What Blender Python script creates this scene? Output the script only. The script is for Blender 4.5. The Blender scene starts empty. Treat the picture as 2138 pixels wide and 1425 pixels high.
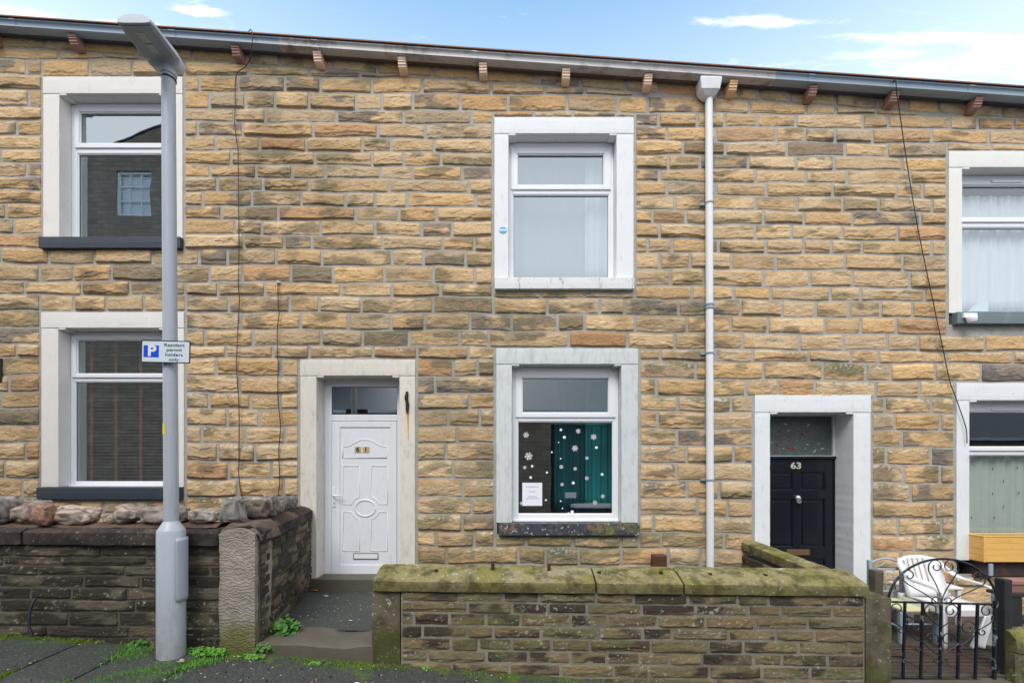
import bpy, bmesh, math, random
import numpy as np
from mathutils import Vector, Matrix, noise as mnoise
random.seed(7)
R = math.radians
S = bpy.context.scene
COL = S.collection

# ---------------------------------------------------------------- camera
D = 5.6; HZ = 1.75; F = 924.0; CX = 1069.0; HY = 970.0      # camera distance to facade, eye height, focal length and horizon (photo px)
cam = bpy.data.cameras.new('camera'); co = bpy.data.objects.new('camera', cam); COL.objects.link(co)
cam.sensor_width = 36; cam.lens = F/2138*36; cam.shift_y = (HY-712.5)/2138
cam.clip_start = 0.05; cam.clip_end = 2000
co.location = (0, -D, HZ); co.rotation_euler = (R(90), 0, 0)
S.camera = co
# ---------------------------------------------------------------- world + sun
SUN_EL, SUN_ROT = R(52), R(196)
SKYMUL = (1.72, 2.0, 1.80, 1)
w = bpy.data.worlds.new('World'); S.world = w; w.use_nodes = True
nt = w.node_tree; N = nt.nodes; L = nt.links
for n_ in list(N): N.remove(n_)
def nd(t, **k):
    n_ = N.new(t)
    for a, b in k.items(): setattr(n_, a, b)
    return n_
out = nd('ShaderNodeOutputWorld'); bg = nd('ShaderNodeBackground'); L.new(bg.outputs[0], out.inputs[0])
bg.inputs['Strength'].default_value = 0.12
sky = nd('ShaderNodeTexSky', sky_type='NISHITA', sun_disc=False, sun_elevation=SUN_EL, sun_rotation=SUN_ROT)
sky.air_density = 1.0; sky.dust_density = 0.6; sky.ozone_density = 1.3
tc = nd('ShaderNodeTexCoord'); sp = nd('ShaderNodeSeparateXYZ'); L.new(tc.outputs['Generated'], sp.inputs[0])
def mth(op, a, b=None, clamp=False):
    m_ = nd('ShaderNodeMath', operation=op, use_clamp=clamp)
    for i_, v_ in enumerate((a, b)):
        if v_ is None: continue
        if isinstance(v_, (int, float)): m_.inputs[i_].default_value = v_
        else: L.new(v_, m_.inputs[i_])
    return m_.outputs[0]
# clouds laid out on a plane overhead: (x/z, y/z)
zc = mth('MAXIMUM', sp.outputs[2], 0.04)
cu = mth('DIVIDE', sp.outputs[0], zc); cv = mth('DIVIDE', sp.outputs[1], zc)
cb = nd('ShaderNodeCombineXYZ'); L.new(mth('MULTIPLY', cu, 1.0), cb.inputs[0]); L.new(mth('MULTIPLY', cv, 4.2), cb.inputs[1])
cn = nd('ShaderNodeTexNoise'); cn.inputs['Scale'].default_value = 4.2; cn.inputs['Detail'].default_value = 10; cn.inputs['Roughness'].default_value = .66
cn.inputs['Distortion'].default_value = .35
L.new(cb.outputs[0], cn.inputs['Vector'])
thr = cn.outputs[0]
def bank(u, v, su, sv, amp):        # a bank of cloud at (u,v)
    global thr
    a = mth('POWER', mth('ABSOLUTE', mth('DIVIDE', mth('SUBTRACT', cu, u), su)), 2.0); b = mth('POWER', mth('ABSOLUTE', mth('DIVIDE', mth('SUBTRACT', cv, v), sv)), 2.0)
    g = mth('MULTIPLY', mth('EXPONENT', mth('MULTIPLY', mth('ADD', a, b), -1.0)), amp)
    thr = mth('ADD', thr, g)
bank(1.20, 1.10, .46, .05, .33); bank(.55, 1.0, .17, .014, .33); bank(1.0, 1.035, .22, .018, .24); bank(.30, 1.30, .9, .10, .10)
bank(-1.13, .985, .12, .03, .33); bank(-.95, 1.012, .20, .014, .42); bank(-.692, .975, .06, .013, .42); bank(1.35, .985, .12, .02, .12)
thr = mth('ADD', thr, mth('MULTIPLY', mth('SUBTRACT', 0.25, sp.outputs[1], True), 3.0))     # overcast behind the camera
mr = nd('ShaderNodeMapRange', interpolation_type='SMOOTHSTEP')
mr.inputs['From Min'].default_value = .60; mr.inputs['From Max'].default_value = .80
L.new(thr, mr.inputs['Value'])
hs = nd('ShaderNodeMixRGB', blend_type='MULTIPLY'); hs.inputs[0].default_value = 1; hs.inputs[2].default_value = SKYMUL
L.new(sky.outputs[0], hs.inputs[1])
# thin high haze whitening the blue lower down
hz_ = nd('ShaderNodeMixRGB'); L.new(mth('MULTIPLY', mth('MULTIPLY', mth('SUBTRACT', .745, sp.outputs[2], True), 5.0, True), .60), hz_.inputs[0]); L.new(hs.outputs[0], hz_.inputs[1]); hz_.inputs[2].default_value = (5.3, 5.9, 6.5, 1)
cm = nd('ShaderNodeMixRGB'); L.new(mth('MULTIPLY', mr.outputs[0], 0.92), cm.inputs[0]); L.new(hz_.outputs[0], cm.inputs[1])
ov = nd('ShaderNodeTexNoise'); ov.inputs['Scale'].default_value = 1.3; ov.inputs['Detail'].default_value = 4; L.new(tc.outputs['Generated'], ov.inputs['Vector'])
oc_ = nd('ShaderNodeMixRGB'); L.new(ov.outputs[0], oc_.inputs[0]); oc_.inputs[1].default_value = (5.0, 5.3, 5.8, 1); oc_.inputs[2].default_value = (6.4, 6.5, 6.6, 1)
L.new(oc_.outputs[0], cm.inputs[2])
L.new(cm.outputs[0], bg.inputs['Color'])
sun = bpy.data.lights.new('sun', 'SUN'); so = bpy.data.objects.new('sun', sun); COL.objects.link(so)
sun.energy = 1.5; sun.angle = R(30); sun.color = (1, .96, .9)
# sun direction (where the light comes from)
az = SUN_ROT
sd = Vector((math.sin(az)*math.cos(SUN_EL), math.cos(az)*math.cos(SUN_EL), math.sin(SUN_EL)))
so.rotation_euler = sd.to_track_quat('Z', 'Y').to_euler()
S.view_settings.view_transform = 'Standard'; S.view_settings.look = 'None'
S.view_settings.exposure = 0.84; S.view_settings.gamma = 1
S.view_settings.use_curve_mapping = False

# ---------------------------------------------------------------- helpers
def W(px, py, y=0.0):
    k = (D+y)/F
    return ((px-CX)*k, HZ+(HY-py)*k)
def WX(px, y=0.0): return (px-CX)*(D+y)/F
def WZ(py, y=0.0): return HZ+(HY-py)*(D+y)/F
def ground(x, y=-1.75):
    return 0.03-0.08*(x+1.2)+0.02*(y+1.75)

def _h(ix, iy, s):
    ix = ix.astype(np.int64); iy = iy.astype(np.int64)
    h = (ix*374761393 + iy*668265263 + int(s)*1442695041) & 0xffffffff
    h = ((h ^ (h >> 13))*1274126177) & 0xffffffff
    h = (h ^ (h >> 16)) & 0xffffffff
    return h/4294967295.0
def vn(x, y, s=0):
    x = np.asarray(x, float); y = np.asarray(y, float)
    x, y = np.broadcast_arrays(x, y)
    ix = np.floor(x); iy = np.floor(y); fx = x-ix; fy = y-iy
    fx = fx*fx*(3-2*fx); fy = fy*fy*(3-2*fy)
    a = _h(ix, iy, s); b = _h(ix+1, iy, s); c = _h(ix, iy+1, s); d = _h(ix+1, iy+1, s)
    return (a*(1-fx)+b*fx)*(1-fy)+(c*(1-fx)+d*fx)*fy
def fbm(x, y, s=0, o=4):
    r = 0; a = .5; t = 0
    for i in range(o):
        r = r + a*vn(np.asarray(x)*2**i+i*7.3, np.asarray(y)*2**i+i*3.1, s+i); t += a; a *= .5
    return r/t
def sst(a, b, x):
    t = np.clip((np.asarray(x, float)-a)/(b-a), 0, 1); return t*t*(3-2*t)

class MB:
    """collects shapes, then links them as ONE mesh object"""
    def __init__(s): s.v = []; s.f = []; s.c = []; s.hasc = False
    def add(s, vs, fs, cols=None):
        o = len(s.v); s.v.extend([tuple(q) for q in vs]); s.f.extend([tuple(i+o for i in q) for q in fs])
        if cols is not None:
            s.hasc = True; s.c.extend([tuple(q) for q in cols])
        else: s.c.extend([(1, 1, 1, 1)]*len(vs))
        return s
    def box(s, x0, x1, y0, y1, z0, z1, rot=None, at=None):
        vs = [(x, y, z) for x in (x0, x1) for y in (y0, y1) for z in (z0, z1)]
        if rot is not None:
            vs = [tuple(rot @ Vector(q)) for q in vs]
        if at is not None: vs = [tuple(Vector(q)+Vector(at)) for q in vs]
        return s.add(vs, [(0, 1, 3, 2), (4, 6, 7, 5), (0, 4, 5, 1), (2, 3, 7, 6), (0, 2, 6, 4), (1, 5, 7, 3)])
    def prism(s, poly, y0, y1):
        n = len(poly); vs = [(p[0], y0, p[1]) for p in poly]+[(p[0], y1, p[1]) for p in poly]
        fs = [tuple(range(n)), tuple(range(2*n-1, n-1, -1))]+[(i, i+n, (i+1) % n+n, (i+1) % n) for i in range(n)]
        return s.add(vs, fs)
    def prismx(s, poly, x0, x1):            # poly in (y,z)
        n = len(poly); vs = [(x0, p[0], p[1]) for p in poly]+[(x1, p[0], p[1]) for p in poly]
        fs = [tuple(range(n)), tuple(range(2*n-1, n-1, -1))]+[(i, i+n, (i+1) % n+n, (i+1) % n) for i in range(n)]
        return s.add(vs, fs)
    def tube(s, pts, r, n=8, caps=True, flat=None):
        pts = [Vector(p) for p in pts]; m = len(pts)
        rr = r if isinstance(r, (list, tuple)) else [r]*m
        vs = []; up = Vector((0.02, 0.03, 1))
        prev = None
        for i, p in enumerate(pts):
            t = (pts[min(i+1, m-1)]-pts[max(i-1, 0)])
            if t.length < 1e-9: t = Vector((0, 0, 1))
            t.normalize()
            if prev is None:
                a = t.cross(Vector((0, 1, 0)))
                if a.length < .1: a = t.cross(Vector((1, 0, 0)))
            else: a = prev-t*prev.dot(t)
            a.normalize(); prev = a; b = t.cross(a)
            for k in range(n):
                an = 2*math.pi*k/n+ (math.pi/4 if n == 4 else 0)
                if flat: vs.append(p+a*math.cos(an)*rr[i]+b*math.sin(an)*rr[i]*flat)
                else: vs.append(p+a*math.cos(an)*rr[i]+b*math.sin(an)*rr[i])
        fs = [(i*n+k, i*n+(k+1) % n, (i+1)*n+(k+1) % n, (i+1)*n+k) for i in range(m-1) for k in range(n)]
        if caps: fs += [tuple(range(n-1, -1, -1)), tuple(range((m-1)*n, m*n))]
        return s.add(vs, fs)
    def lathe(s, prof, c=(0, 0, 0), n=32):      # prof (r,z)
        vs = [(c[0]+r*math.cos(2*math.pi*k/n), c[1]+r*math.sin(2*math.pi*k/n), c[2]+z) for r, z in prof for k in range(n)]
        m = len(prof)
        fs = [(i*n+k, i*n+(k+1) % n, (i+1)*n+(k+1) % n, (i+1)*n+k) for i in range(m-1) for k in range(n)]
        fs += [tuple(range(n-1, -1, -1)), tuple(range((m-1)*n, m*n))]
        return s.add(vs, fs)
    def frame(s, x0, x1, z0, z1, t, y0, y1):     # rectangular ring, t = (left,right,bottom,top)
        if not isinstance(t, tuple): t = (t,)*4
        s.box(x0, x0+t[0], y0, y1, z0, z1); s.box(x1-t[1], x1, y0, y1, z0, z1)
        s.box(x0+t[0], x1-t[1], y0, y1, z0, z0+t[2]); s.box(x0+t[0], x1-t[1], y0, y1, z1-t[3], z1); return s
    def build(s, name, m, parent=None, bevel=0, smooth=False, seg=2, loc=None, recalc=True):
        me = bpy.data.meshes.new(name); me.from_pydata(s.v, [], s.f)
        if s.hasc:
            a = me.color_attributes.new('tone', 'FLOAT_COLOR', 'POINT')
            a.data.foreach_set('color', np.array(s.c, dtype=np.float32).ravel())
        me.update()
        if recalc:
            bm = bmesh.new(); bm.from_mesh(me); bmesh.ops.recalc_face_normals(bm, faces=bm.faces); bm.to_mesh(me); bm.free()
        if m: me.materials.append(m)
        if smooth:
            me.polygons.foreach_set('use_smooth', [True]*len(me.polygons))
            if smooth != 'all':
                me.set_sharp_from_angle(angle=R(40))
        o = bpy.data.objects.new(name, me); COL.objects.link(o)
        if parent: o.parent = parent
        if bevel:
            b = o.modifiers.new('bevel', 'BEVEL'); b.width = bevel; b.segments = seg; b.limit_method = 'ANGLE'; b.angle_limit = R(40)
        return o

def tag(o, label=None, cat=None, group=None, kind=None):
    if label: o['label'] = label
    if cat: o['category'] = cat
    if group: o['group'] = group
    if kind: o['kind'] = kind
    return o
def empty(name, loc=(0, 0, 0)):
    o = bpy.data.objects.new(name, None); COL.objects.link(o); o.empty_display_size = .1
    return o       # left at the origin: parts carry world coordinates

# ---------------------------------------------------------------- materials
def newmat(name):
    m = bpy.data.materials.new(name); m.use_nodes = True
    t = m.node_tree; b = t.nodes['Principled BSDF']; return m, t, b
def mixn(t, a, b, f, mode='MIX'):
    n_ = t.nodes.new('ShaderNodeMixRGB'); n_.blend_type = mode
    for i_, v_ in ((0, f), (1, a), (2, b)):
        if isinstance(v_, (int, float)): n_.inputs[i_].default_value = v_
        elif isinstance(v_, tuple): n_.inputs[i_].default_value = (*v_[:3], 1)
        else: t.links.new(v_, n_.inputs[i_])
    return n_.outputs[0]
def noi(t, scale, detail=5, rough=.6, stretch=None, off=0):
    c = t.nodes.new('ShaderNodeTexCoord'); v = c.outputs['Object']
    if stretch or off:
        mp = t.nodes.new('ShaderNodeMapping'); mp.inputs['Scale'].default_value = stretch or (1, 1, 1)
        mp.inputs['Location'].default_value = (off, off*.7, off*.3)
        t.links.new(v, mp.inputs[0]); v = mp.outputs[0]
    n_ = t.nodes.new('ShaderNodeTexNoise'); n_.inputs['Scale'].default_value = scale; n_.inputs['Detail'].default_value = detail
    n_.inputs['Roughness'].default_value = rough; t.links.new(v, n_.inputs['Vector']); return n_.outputs[0]
def rng(t, v, a, b, c=0, d=1):
    m_ = t.nodes.new('ShaderNodeMapRange')
    for i_, q in enumerate((a, b, c, d)): m_.inputs[1+i_].default_value = q
    t.links.new(v, m_.inputs[0]); return m_.outputs[0]
def mul(t, a, b):
    m_ = t.nodes.new('ShaderNodeMath'); m_.operation = 'MULTIPLY'
    for i_, q in enumerate((a, b)):
        if isinstance(q, (int, float)): m_.inputs[i_].default_value = q
        else: t.links.new(q, m_.inputs[i_])
    return m_.outputs[0]
def bump(t, b, h, strength=.5, dist=.01):
    n_ = t.nodes.new('ShaderNodeBump'); n_.inputs['Strength'].default_value = strength; n_.inputs['Distance'].default_value = dist
    t.links.new(h, n_.inputs['Height']); t.links.new(n_.outputs[0], b.inputs['Normal'])
def simple(name, col, rough=.5, metal=0, var=.12, scale=8, bmp=0, spec=.5, dirt=None, dirtamt=.5, dscale=5, dth=(.55, .7), stretch=None, coat=0):
    m, t, b = newmat(name)
    c = mixn(t, tuple(x*(1-var) for x in col), tuple(min(1, x*(1+var)) for x in col), noi(t, scale, stretch=stretch))
    if dirt:
        c = mixn(t, c, dirt, mul(t, rng(t, noi(t, dscale, 7, .7, stretch=stretch, off=3), *dth), dirtamt))
    t.links.new(c, b.inputs['Base Color'])
    b.inputs['Roughness'].default_value = rough; b.inputs['Metallic'].default_value = metal
    b.inputs['Specular IOR Level'].default_value = spec
    if coat: b.inputs['Coat Weight'].default_value = coat
    if bmp: bump(t, b, noi(t, scale*8, 6), bmp, .004)
    return m
def stone_mat(name, bmp=.6, moss=None, lichen=.0, wet=0, comb=False, lsc=38, lth=.655):
    m, t, b = newmat(name)
    a = t.nodes.new('ShaderNodeAttribute'); a.attribute_name = 'tone'; c = a.outputs['Color']
    # fine grain of the sandstone
    c = mixn(t, c, mixn(t, (.50, .49, .47), (1.48, 1.46, 1.44), noi(t, 24, 7, .8, stretch=(1, 1, 1.6))), 1.0, 'MULTIPLY')
    c = mixn(t, c, mixn(t, (.8, .78, .76), (1.18, 1.2, 1.22), noi(t, 90, 3, .6)), 1.0, 'MULTIPLY')
    if lichen:
        f = mul(t, rng(t, noi(t, lsc, 2, .5), lth, lth+.04), rng(t, noi(t, 2.6, 3, .5, off=5), .42, .60))
        c = mixn(t, c, (.55, .57, .50), mul(t, f, lichen))
    if moss:
        f = rng(t, noi(t, 7, 6, .72, off=9), .45, .62)
        c = mixn(t, c, moss[0], mul(t, f, moss[1]))
    t.links.new(c, b.inputs['Base Color']); b.inputs['Roughness'].default_value = .88 if not wet else .6
    b.inputs['Specular IOR Level'].default_value = .25 if not wet else .4
    if comb:
        wv = t.nodes.new('ShaderNodeTexWave'); wv.bands_direction = 'Z'; wv.inputs['Scale'].default_value = 9; wv.inputs['Distortion'].default_value = 14; wv.inputs['Detail'].default_value = 4
        wv.inputs['Detail Scale'].default_value = 1.6; cc = t.nodes.new('ShaderNodeTexCoord'); t.links.new(cc.outputs['Object'], wv.inputs[0]); bump(t, b, wv.outputs['Fac'], .55, .008)
    else: bump(t, b, noi(t, 60, 7, .75, stretch=(1, 1, 1.8)), bmp, .012)
    return m
M = {}
M['facade'] = stone_mat('sandstone', .7, lichen=.0)
M['garden'] = stone_mat('garden_stone', .9, lichen=.6)
M['coping_dark'] = stone_mat('dark_coping', .9, moss=((.025, .022, .024), .7), lichen=.5)
M['coping_moss'] = stone_mat('mossy_coping', 1.0, moss=((.070, .064, .022), .85), lichen=.9, lsc=30, lth=.64)
M['rock'] = stone_mat('rock', .5, lichen=.2)
M['comb'] = stone_mat('combed_render', 1.0, lichen=.15, comb=True)
def paint(name, col, dirt=(.3, .27, .22), amt=.45, th=(.56, .74), warm=0):
    m, t, b = newmat(name)
    c = mixn(t, tuple(x*.93 for x in col), tuple(min(1, x*1.05) for x in col), noi(t, 3, 6, .7))
    c = mixn(t, c, dirt, mul(t, rng(t, noi(t, 9, 8, .75, stretch=(1.6, 1, .45), off=4), *th), amt))
    c = mixn(t, c, (.12, .11, .09), mul(t, rng(t, noi(t, 38, 3, .5, off=2), .735, .76), .75))
    t.links.new(c, b.inputs['Base Color']); b.inputs['Roughness'].default_value = .6; b.inputs['Specular IOR Level'].default_value = .3
    bump(t, b, noi(t, 25, 7, .7), .35, .006); return m
M['paint_cream'] = paint('cream_paint', (.76, .73, .71), amt=.28)
M['paint_old'] = paint('weathered_cream_paint', (.70, .665, .60), dirt=(.36, .32, .25), amt=.6, th=(.5, .72))
M['paint_white'] = paint('white_paint', (.76, .78, .81), amt=.42)
M['paint_grey'] = paint('greyed_white_paint', (.62, .66, .68), amt=.5, th=(.48, .72))
M['paint_right'] = paint('off_white_paint', (.76, .76, .73), dirt=(.55, .5, .42), amt=.4)
M['sill_blue'] = simple('slate_blue_paint', (.035, .045, .065), .55, var=.2, bmp=.3)
M['sill_grey'] = simple('grey_green_paint', (.14, .19, .21), .6, dirt=(.3, .3, .28), dirtamt=.4, bmp=.3)
def peeled():
    m, t, b = newmat('peeling_sill_paint')
    c = mixn(t, (.045, .052, .075), (.19, .13, .085), rng(t, noi(t, 5, 5, .7), .54, .60))
    c = mixn(t, c, (.15, .15, .04), rng(t, noi(t, 3.2, 7, .8, off=3), .5, .62))
    c = mixn(t, c, (.7, .7, .66), rng(t, noi(t, 22, 5, .7, off=7), .62, .65))
    c = mixn(t, c, (.02, .02, .02), mul(t, rng(t, noi(t, 14, 5, .7, off=11), .58, .6), .8))
    t.links.new(c, b.inputs['Base Color']); b.inputs['Roughness'].default_value = .8; bump(t, b, noi(t, 30, 6), .6, .01); return m
M['sill_peel'] = peeled()
M['sill_white'] = paint('flaking_white_sill', (.72, .74, .76), dirt=(.2, .17, .13), amt=.8, th=(.55, .66))
M['sill_red'] = simple('dark_red_sill', (.05, .03, .03), .7, dirt=(.16, .05, .04), dirtamt=.8, bmp=.4)
M['upvc'] = simple('white_upvc', (.80, .82, .86), .32, var=.02, scale=3)
M['upvc_door'] = simple('white_door_plastic', (.75, .77, .83), .30, var=.02, scale=3, dirt=(.42, .43, .43), dirtamt=.35, dscale=5, dth=(.54, .75), stretch=(1.5, 1, .5))
M['gasket'] = simple('black_rubber', (.015, .015, .02), .6)
def glass(name, fac, tint=(1, 1, 1)):
    m, t, b = newmat(name); t.nodes.remove(b)
    o = t.nodes['Material Output']; mx = t.nodes.new('ShaderNodeMixShader'); g = t.nodes.new('ShaderNodeBsdfGlossy'); tr = t.nodes.new('ShaderNodeBsdfTransparent')
    g.inputs['Roughness'].default_value = .005; g.inputs['Color'].default_value = (*tint, 1); tr.inputs[0].default_value = (.85, .9, .92, 1)
    mx.inputs[0].default_value = fac
    n_ = t.nodes.new('ShaderNodeBump'); n_.inputs['Strength'].default_value = .05; n_.inputs['Distance'].default_value = .02
    t.links.new(noi(t, 1.6, 2, .4), n_.inputs['Height']); t.links.new(n_.outputs[0], g.inputs['Normal'])
    t.links.new(tr.outputs[0], mx.inputs[1]); t.links.new(g.outputs[0], mx.inputs[2]); t.links.new(mx.outputs[0], o.inputs[0]); return m
M['glass'] = glass('window_glass', .48, (.84, .92, .96))
M['glass_lo'] = glass('clear_window_glass', .24, (.84, .9, .92))
M['glass_hi'] = glass('coated_window_glass', .50, (.70, .77, .80))
def frosted():
    m, t, b = newmat('patterned_glass')
    c = mixn(t, (.04, .055, .06), (.11, .14, .14), noi(t, 14, 5, .7))
    t.links.new(c, b.inputs['Base Color']); b.inputs['Roughness'].default_value = .16
    bump(t, b, noi(t, 45, 4, .6), .9, .01); return m
M['frosted'] = frosted()
M['red_leaf'] = simple('red_glass_petal', (.55, .03, .02), .3)
M['pale_leaf'] = simple('pale_glass_petal', (.30, .36, .36), .3)
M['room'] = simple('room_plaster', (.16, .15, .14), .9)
M['curtain_teal'] = simple('teal_curtain', (.05, .55, .55), .8, var=.4, scale=3, stretch=(8, 1, .3))
M['curtain_teal2'] = simple('dark_teal_curtain', (.03, .30, .33), .8, var=.4, scale=3, stretch=(8, 1, .3))
M['net'] = simple('white_net_curtain', (.78, .8, .84), .9, var=.06, scale=4, stretch=(6, 1, .4))
M['net_cream'] = simple('cream_net_curtain', (.62, .66, .58), .9, var=.14, scale=5, stretch=(6, 1, .4))
M['slat'] = simple('brown_blind_slat', (.10, .072, .065), .6)
M['tape'] = simple('terracotta_blind_tape', (.33, .12, .08), .8)
M['slat_grey'] = simple('grey_blind_slat', (.05, .07, .085), .5)
M['white_cloth'] = simple('white_cloth', (.75, .77, .8), .85, var=.06)
M['pane_brightener'] = simple('pale_pane_brightener', (.36, .40, .42), .9, var=.03)
M['paper'] = simple('white_paper', (.82, .84, .92), .7, var=.01)
M['ink'] = simple('grey_print', (.28, .28, .34), .8)
M['flake'] = simple('white_snowflake_vinyl', (.85, .88, .92), .7)
M['gutter_grey'] = simple('grey_plastic_gutter', (.27, .34, .43), .35, var=.12, scale=3)
M['gutter_old'] = simple('weathered_gutter', (.50, .49, .50), .45, dirt=(.10, .08, .09), dirtamt=.8, dscale=3, dth=(.50, .66), stretch=(1, 1, 1))
M['soffit'] = simple('eaves_board', (.10, .115, .16), .8, var=.25, scale=4)
M['soffit_old'] = simple('brown_eaves_board', (.17, .13, .125), .8, var=.3, scale=4)
M['tile'] = simple('orange_brown_roof_edge', (.30, .13, .075), .85, dirt=(.08, .06, .05), bmp=.4)
M['slate'] = simple('roof_slate', (.09, .10, .115), .6, bmp=.4)
M['corbel_old'] = simple('weathered_brown_corbel', (.36, .20, .16), .7, dirt=(.5, .46, .42), dirtamt=.6, dscale=14)
M['corbel_tan'] = simple('tan_painted_corbel', (.92, .66, .51), .6, var=.15, scale=14)
M['corbel_orange'] = simple('orange_painted_corbel', (.92, .58, .32), .6, var=.15, scale=14)
M['pipe_white'] = simple('white_downpipe_plastic', (.74, .76, .80), .4, var=.03, dirt=(.5, .48, .42), dirtamt=.3)
M['brown_plastic'] = simple('brown_plastic', (.09, .035, .025), .5)
M['cable'] = simple('black_cable', (.02, .02, .03), .6)
M['cable_grey'] = simple('grey_cable', (.10, .11, .14), .6)
M['rust'] = simple('rusty_iron', (.035, .018, .015), .9, dirt=(.12, .045, .025), bmp=.6)
M['rust_stain'] = simple('rust_stain', (.62, .34, .13), .8, var=.3, scale=20, stretch=(1, 1, .2))
M['black_gloss'] = simple('black_door_paint', (.008, .010, .018), .22, var=.2, spec=.5)
M['brass'] = simple('tarnished_brass', (.32, .2, .10), .4, metal=.7)
M['silver'] = simple('bright_metal', (.7, .7, .68), .3, metal=.8)
M['number_cream'] = simple('cream_number', (.50, .50, .38), .5)
M['number_plate'] = simple('gold_number_plate', (.52, .42, .22), .4)
M['lamp_grey'] = simple('grey_lamp_paint', (.40, .435, .50), .42, var=.07, scale=5, dirt=(.25, .28, .22), dirtamt=.35, dscale=6, stretch=(3, 3, .6))
_m = M['lamp_grey']; _t = _m.node_tree; _b = _t.nodes['Principled BSDF']; _c = _b.inputs['Base Color'].links[0].from_socket
_tc = _t.nodes.new('ShaderNodeTexCoord'); _s = _t.nodes.new('ShaderNodeSeparateXYZ'); _t.links.new(_tc.outputs['Object'], _s.inputs[0])
_d = mul(_t, rng(_t, _s.outputs[2], .75, .12, 0, 1), rng(_t, noi(_t, 9, 6, .75, stretch=(1, 1, .4), off=8), .35, .65))
_t.links.new(mixn(_t, _c, (.20, .19, .15), mul(_t, _d, .75)), _b.inputs['Base Color'])
_f = rng(_t, noi(_t, 3, 5, .7, stretch=(6, 6, .5), off=12), .60, .72)
_t.links.new(mixn(_t, _b.inputs['Base Color'].links[0].from_socket, (.24, .26, .20), mul(_t, _f, .55)), _b.inputs['Base Color'])
M['lamp_light'] = simple('pale_lamp_casting', (.55, .60, .66), .45, dirt=(.3, .32, .28), dirtamt=.3)
M['lamp_under'] = simple('lamp_underside', (.30, .37, .40), .35, var=.1)
M['lamp_led'] = simple('led_panel', (.42, .47, .44), .3, var=.3, scale=40)
M['sign_white'] = simple('pale_sign_face', (.60, .68, .76), .5, var=.06)
M['sign_blue'] = simple('blue_sign_panel', (.0, .075, .62), .4, var=.03)
M['sign_black'] = simple('black_sign_border', (.012, .014, .02), .4)
M['sign_text_white'] = simple('white_sign_letter', (.72, .74, .74), .5)
M['yellow'] = simple('yellow_sticker', (.75, .62, .03), .5)
M['sticker_blue'] = simple('blue_sticker', (.10, .42, .70), .5, var=.3, scale=60)
M['wood_new'] = simple('yellow_pine', (.78, .46, .13), .5, var=.22, scale=5, stretch=(.6, 1, 9), dirt=(.3, .13, .03), dirtamt=.5, dscale=5)
M['wood_old'] = simple('weathered_grey_wood', (.10, .085, .06), .9, var=.4, scale=8, stretch=(5, 5, .5), bmp=.6)
M['wood_black'] = simple('black_stained_timber', (.018, .02, .024), .75, var=.4, scale=9, stretch=(5, 5, .5), bmp=.5)
M['deck'] = simple('brown_deck_board', (.075, .058, .046), .75, var=.35, scale=6, stretch=(.6, 4, 1), bmp=.4)
M['terracotta'] = simple('faded_terracotta_plastic', (.36, .19, .155), .7, var=.12)
M['soil'] = simple('dark_soil', (.03, .022, .015), .95, bmp=.8)
M['plastic_white'] = simple('white_garden_plastic', (.78, .78, .80), .38, var=.05, dirt=(.5, .48, .4), dirtamt=.35)
M['chair_metal'] = simple('grey_blue_metal', (.30, .38, .45), .4, var=.08)
M['cushion'] = simple('cream_seat_pad', (.58, .57, .34), .8, bmp=.2)
M['iron'] = simple('black_iron_paint', (.012, .013, .022), .4, dirt=(.30, .34, .38), dirtamt=.8, dscale=11, dth=(.6, .66))
M['tarmac'] = None
def leafm(name, a, b_):
    m, t, b = newmat(name); c = mixn(t, a, b_, noi(t, 18, 3)); t.links.new(c, b.inputs['Base Color']); b.inputs['Roughness'].default_value = .6
    b.inputs['Specular IOR Level'].default_value = .3; return m
M['leaf'] = leafm('weed_leaf', (.03, .11, .02), (.10, .26, .05))
M['leaf_bright'] = leafm('bright_weed_leaf', (.06, .20, .02), (.16, .38, .05))
M['moss'] = leafm('moss', (.05, .11, .005), (.20, .30, .02))
M['dead_leaf'] = simple('orange_dead_leaf', (.55, .2, .04), .8, var=.3, scale=40)
M['dead_pale'] = simple('pale_dead_leaf', (.45, .33, .26), .8, var=.3, scale=40)
def ground_mat(name, base, moss_amt, flag=False):
    m, t, b = newmat(name)
    c = mixn(t, tuple(x*.7 for x in base), tuple(x*1.35 for x in base), noi(t, 5, 7, .7))
    c = mixn(t, c, (.36, .36, .32), mul(t, rng(t, noi(t, 110, 2, .5), .60, .70), .6))
    c = mixn(t, c, (.01, .012, .012), mul(t, rng(t, noi(t, 160, 2, .5, off=4), .6, .7), .6))
    # green algae, stronger toward the foot of the garden walls (y > -2.1)
    cc = t.nodes.new('ShaderNodeTexCoord'); s_ = t.nodes.new('ShaderNodeSeparateXYZ'); t.links.new(cc.outputs['Object'], s_.inputs[0])
    near = mul(t, rng(t, s_.outputs[1], -2.05, -1.80, 0, 1), rng(t, s_.outputs[1], -1.70, -1.62, 1, .15))
    a_ = t.nodes.new('ShaderNodeMath'); a_.operation = 'MULTIPLY_ADD'; t.links.new(near, a_.inputs[0]); a_.inputs[1].default_value = .17
    t.links.new(noi(t, 4.5, 8, .75, off=2), a_.inputs[2])
    c = mixn(t, c, (.05, .10, .015), mul(t, rng(t, a_.outputs[0], .60, .74), moss_amt))
    c = mixn(t, c, (.11, .17, .02), mul(t, mul(t, rng(t, a_.outputs[0], .64, .72), rng(t, noi(t, 45, 4, .7), .48, .58)), moss_amt))
    t.links.new(c, b.inputs['Base Color']); b.inputs['Roughness'].default_value = .62; b.inputs['Specular IOR Level'].default_value = .4
    bump(t, b, noi(t, 120, 4, .7), .7, .006); return m
M['pavement'] = ground_mat('damp_tarmac', (.042, .047, .045), .8)
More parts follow.
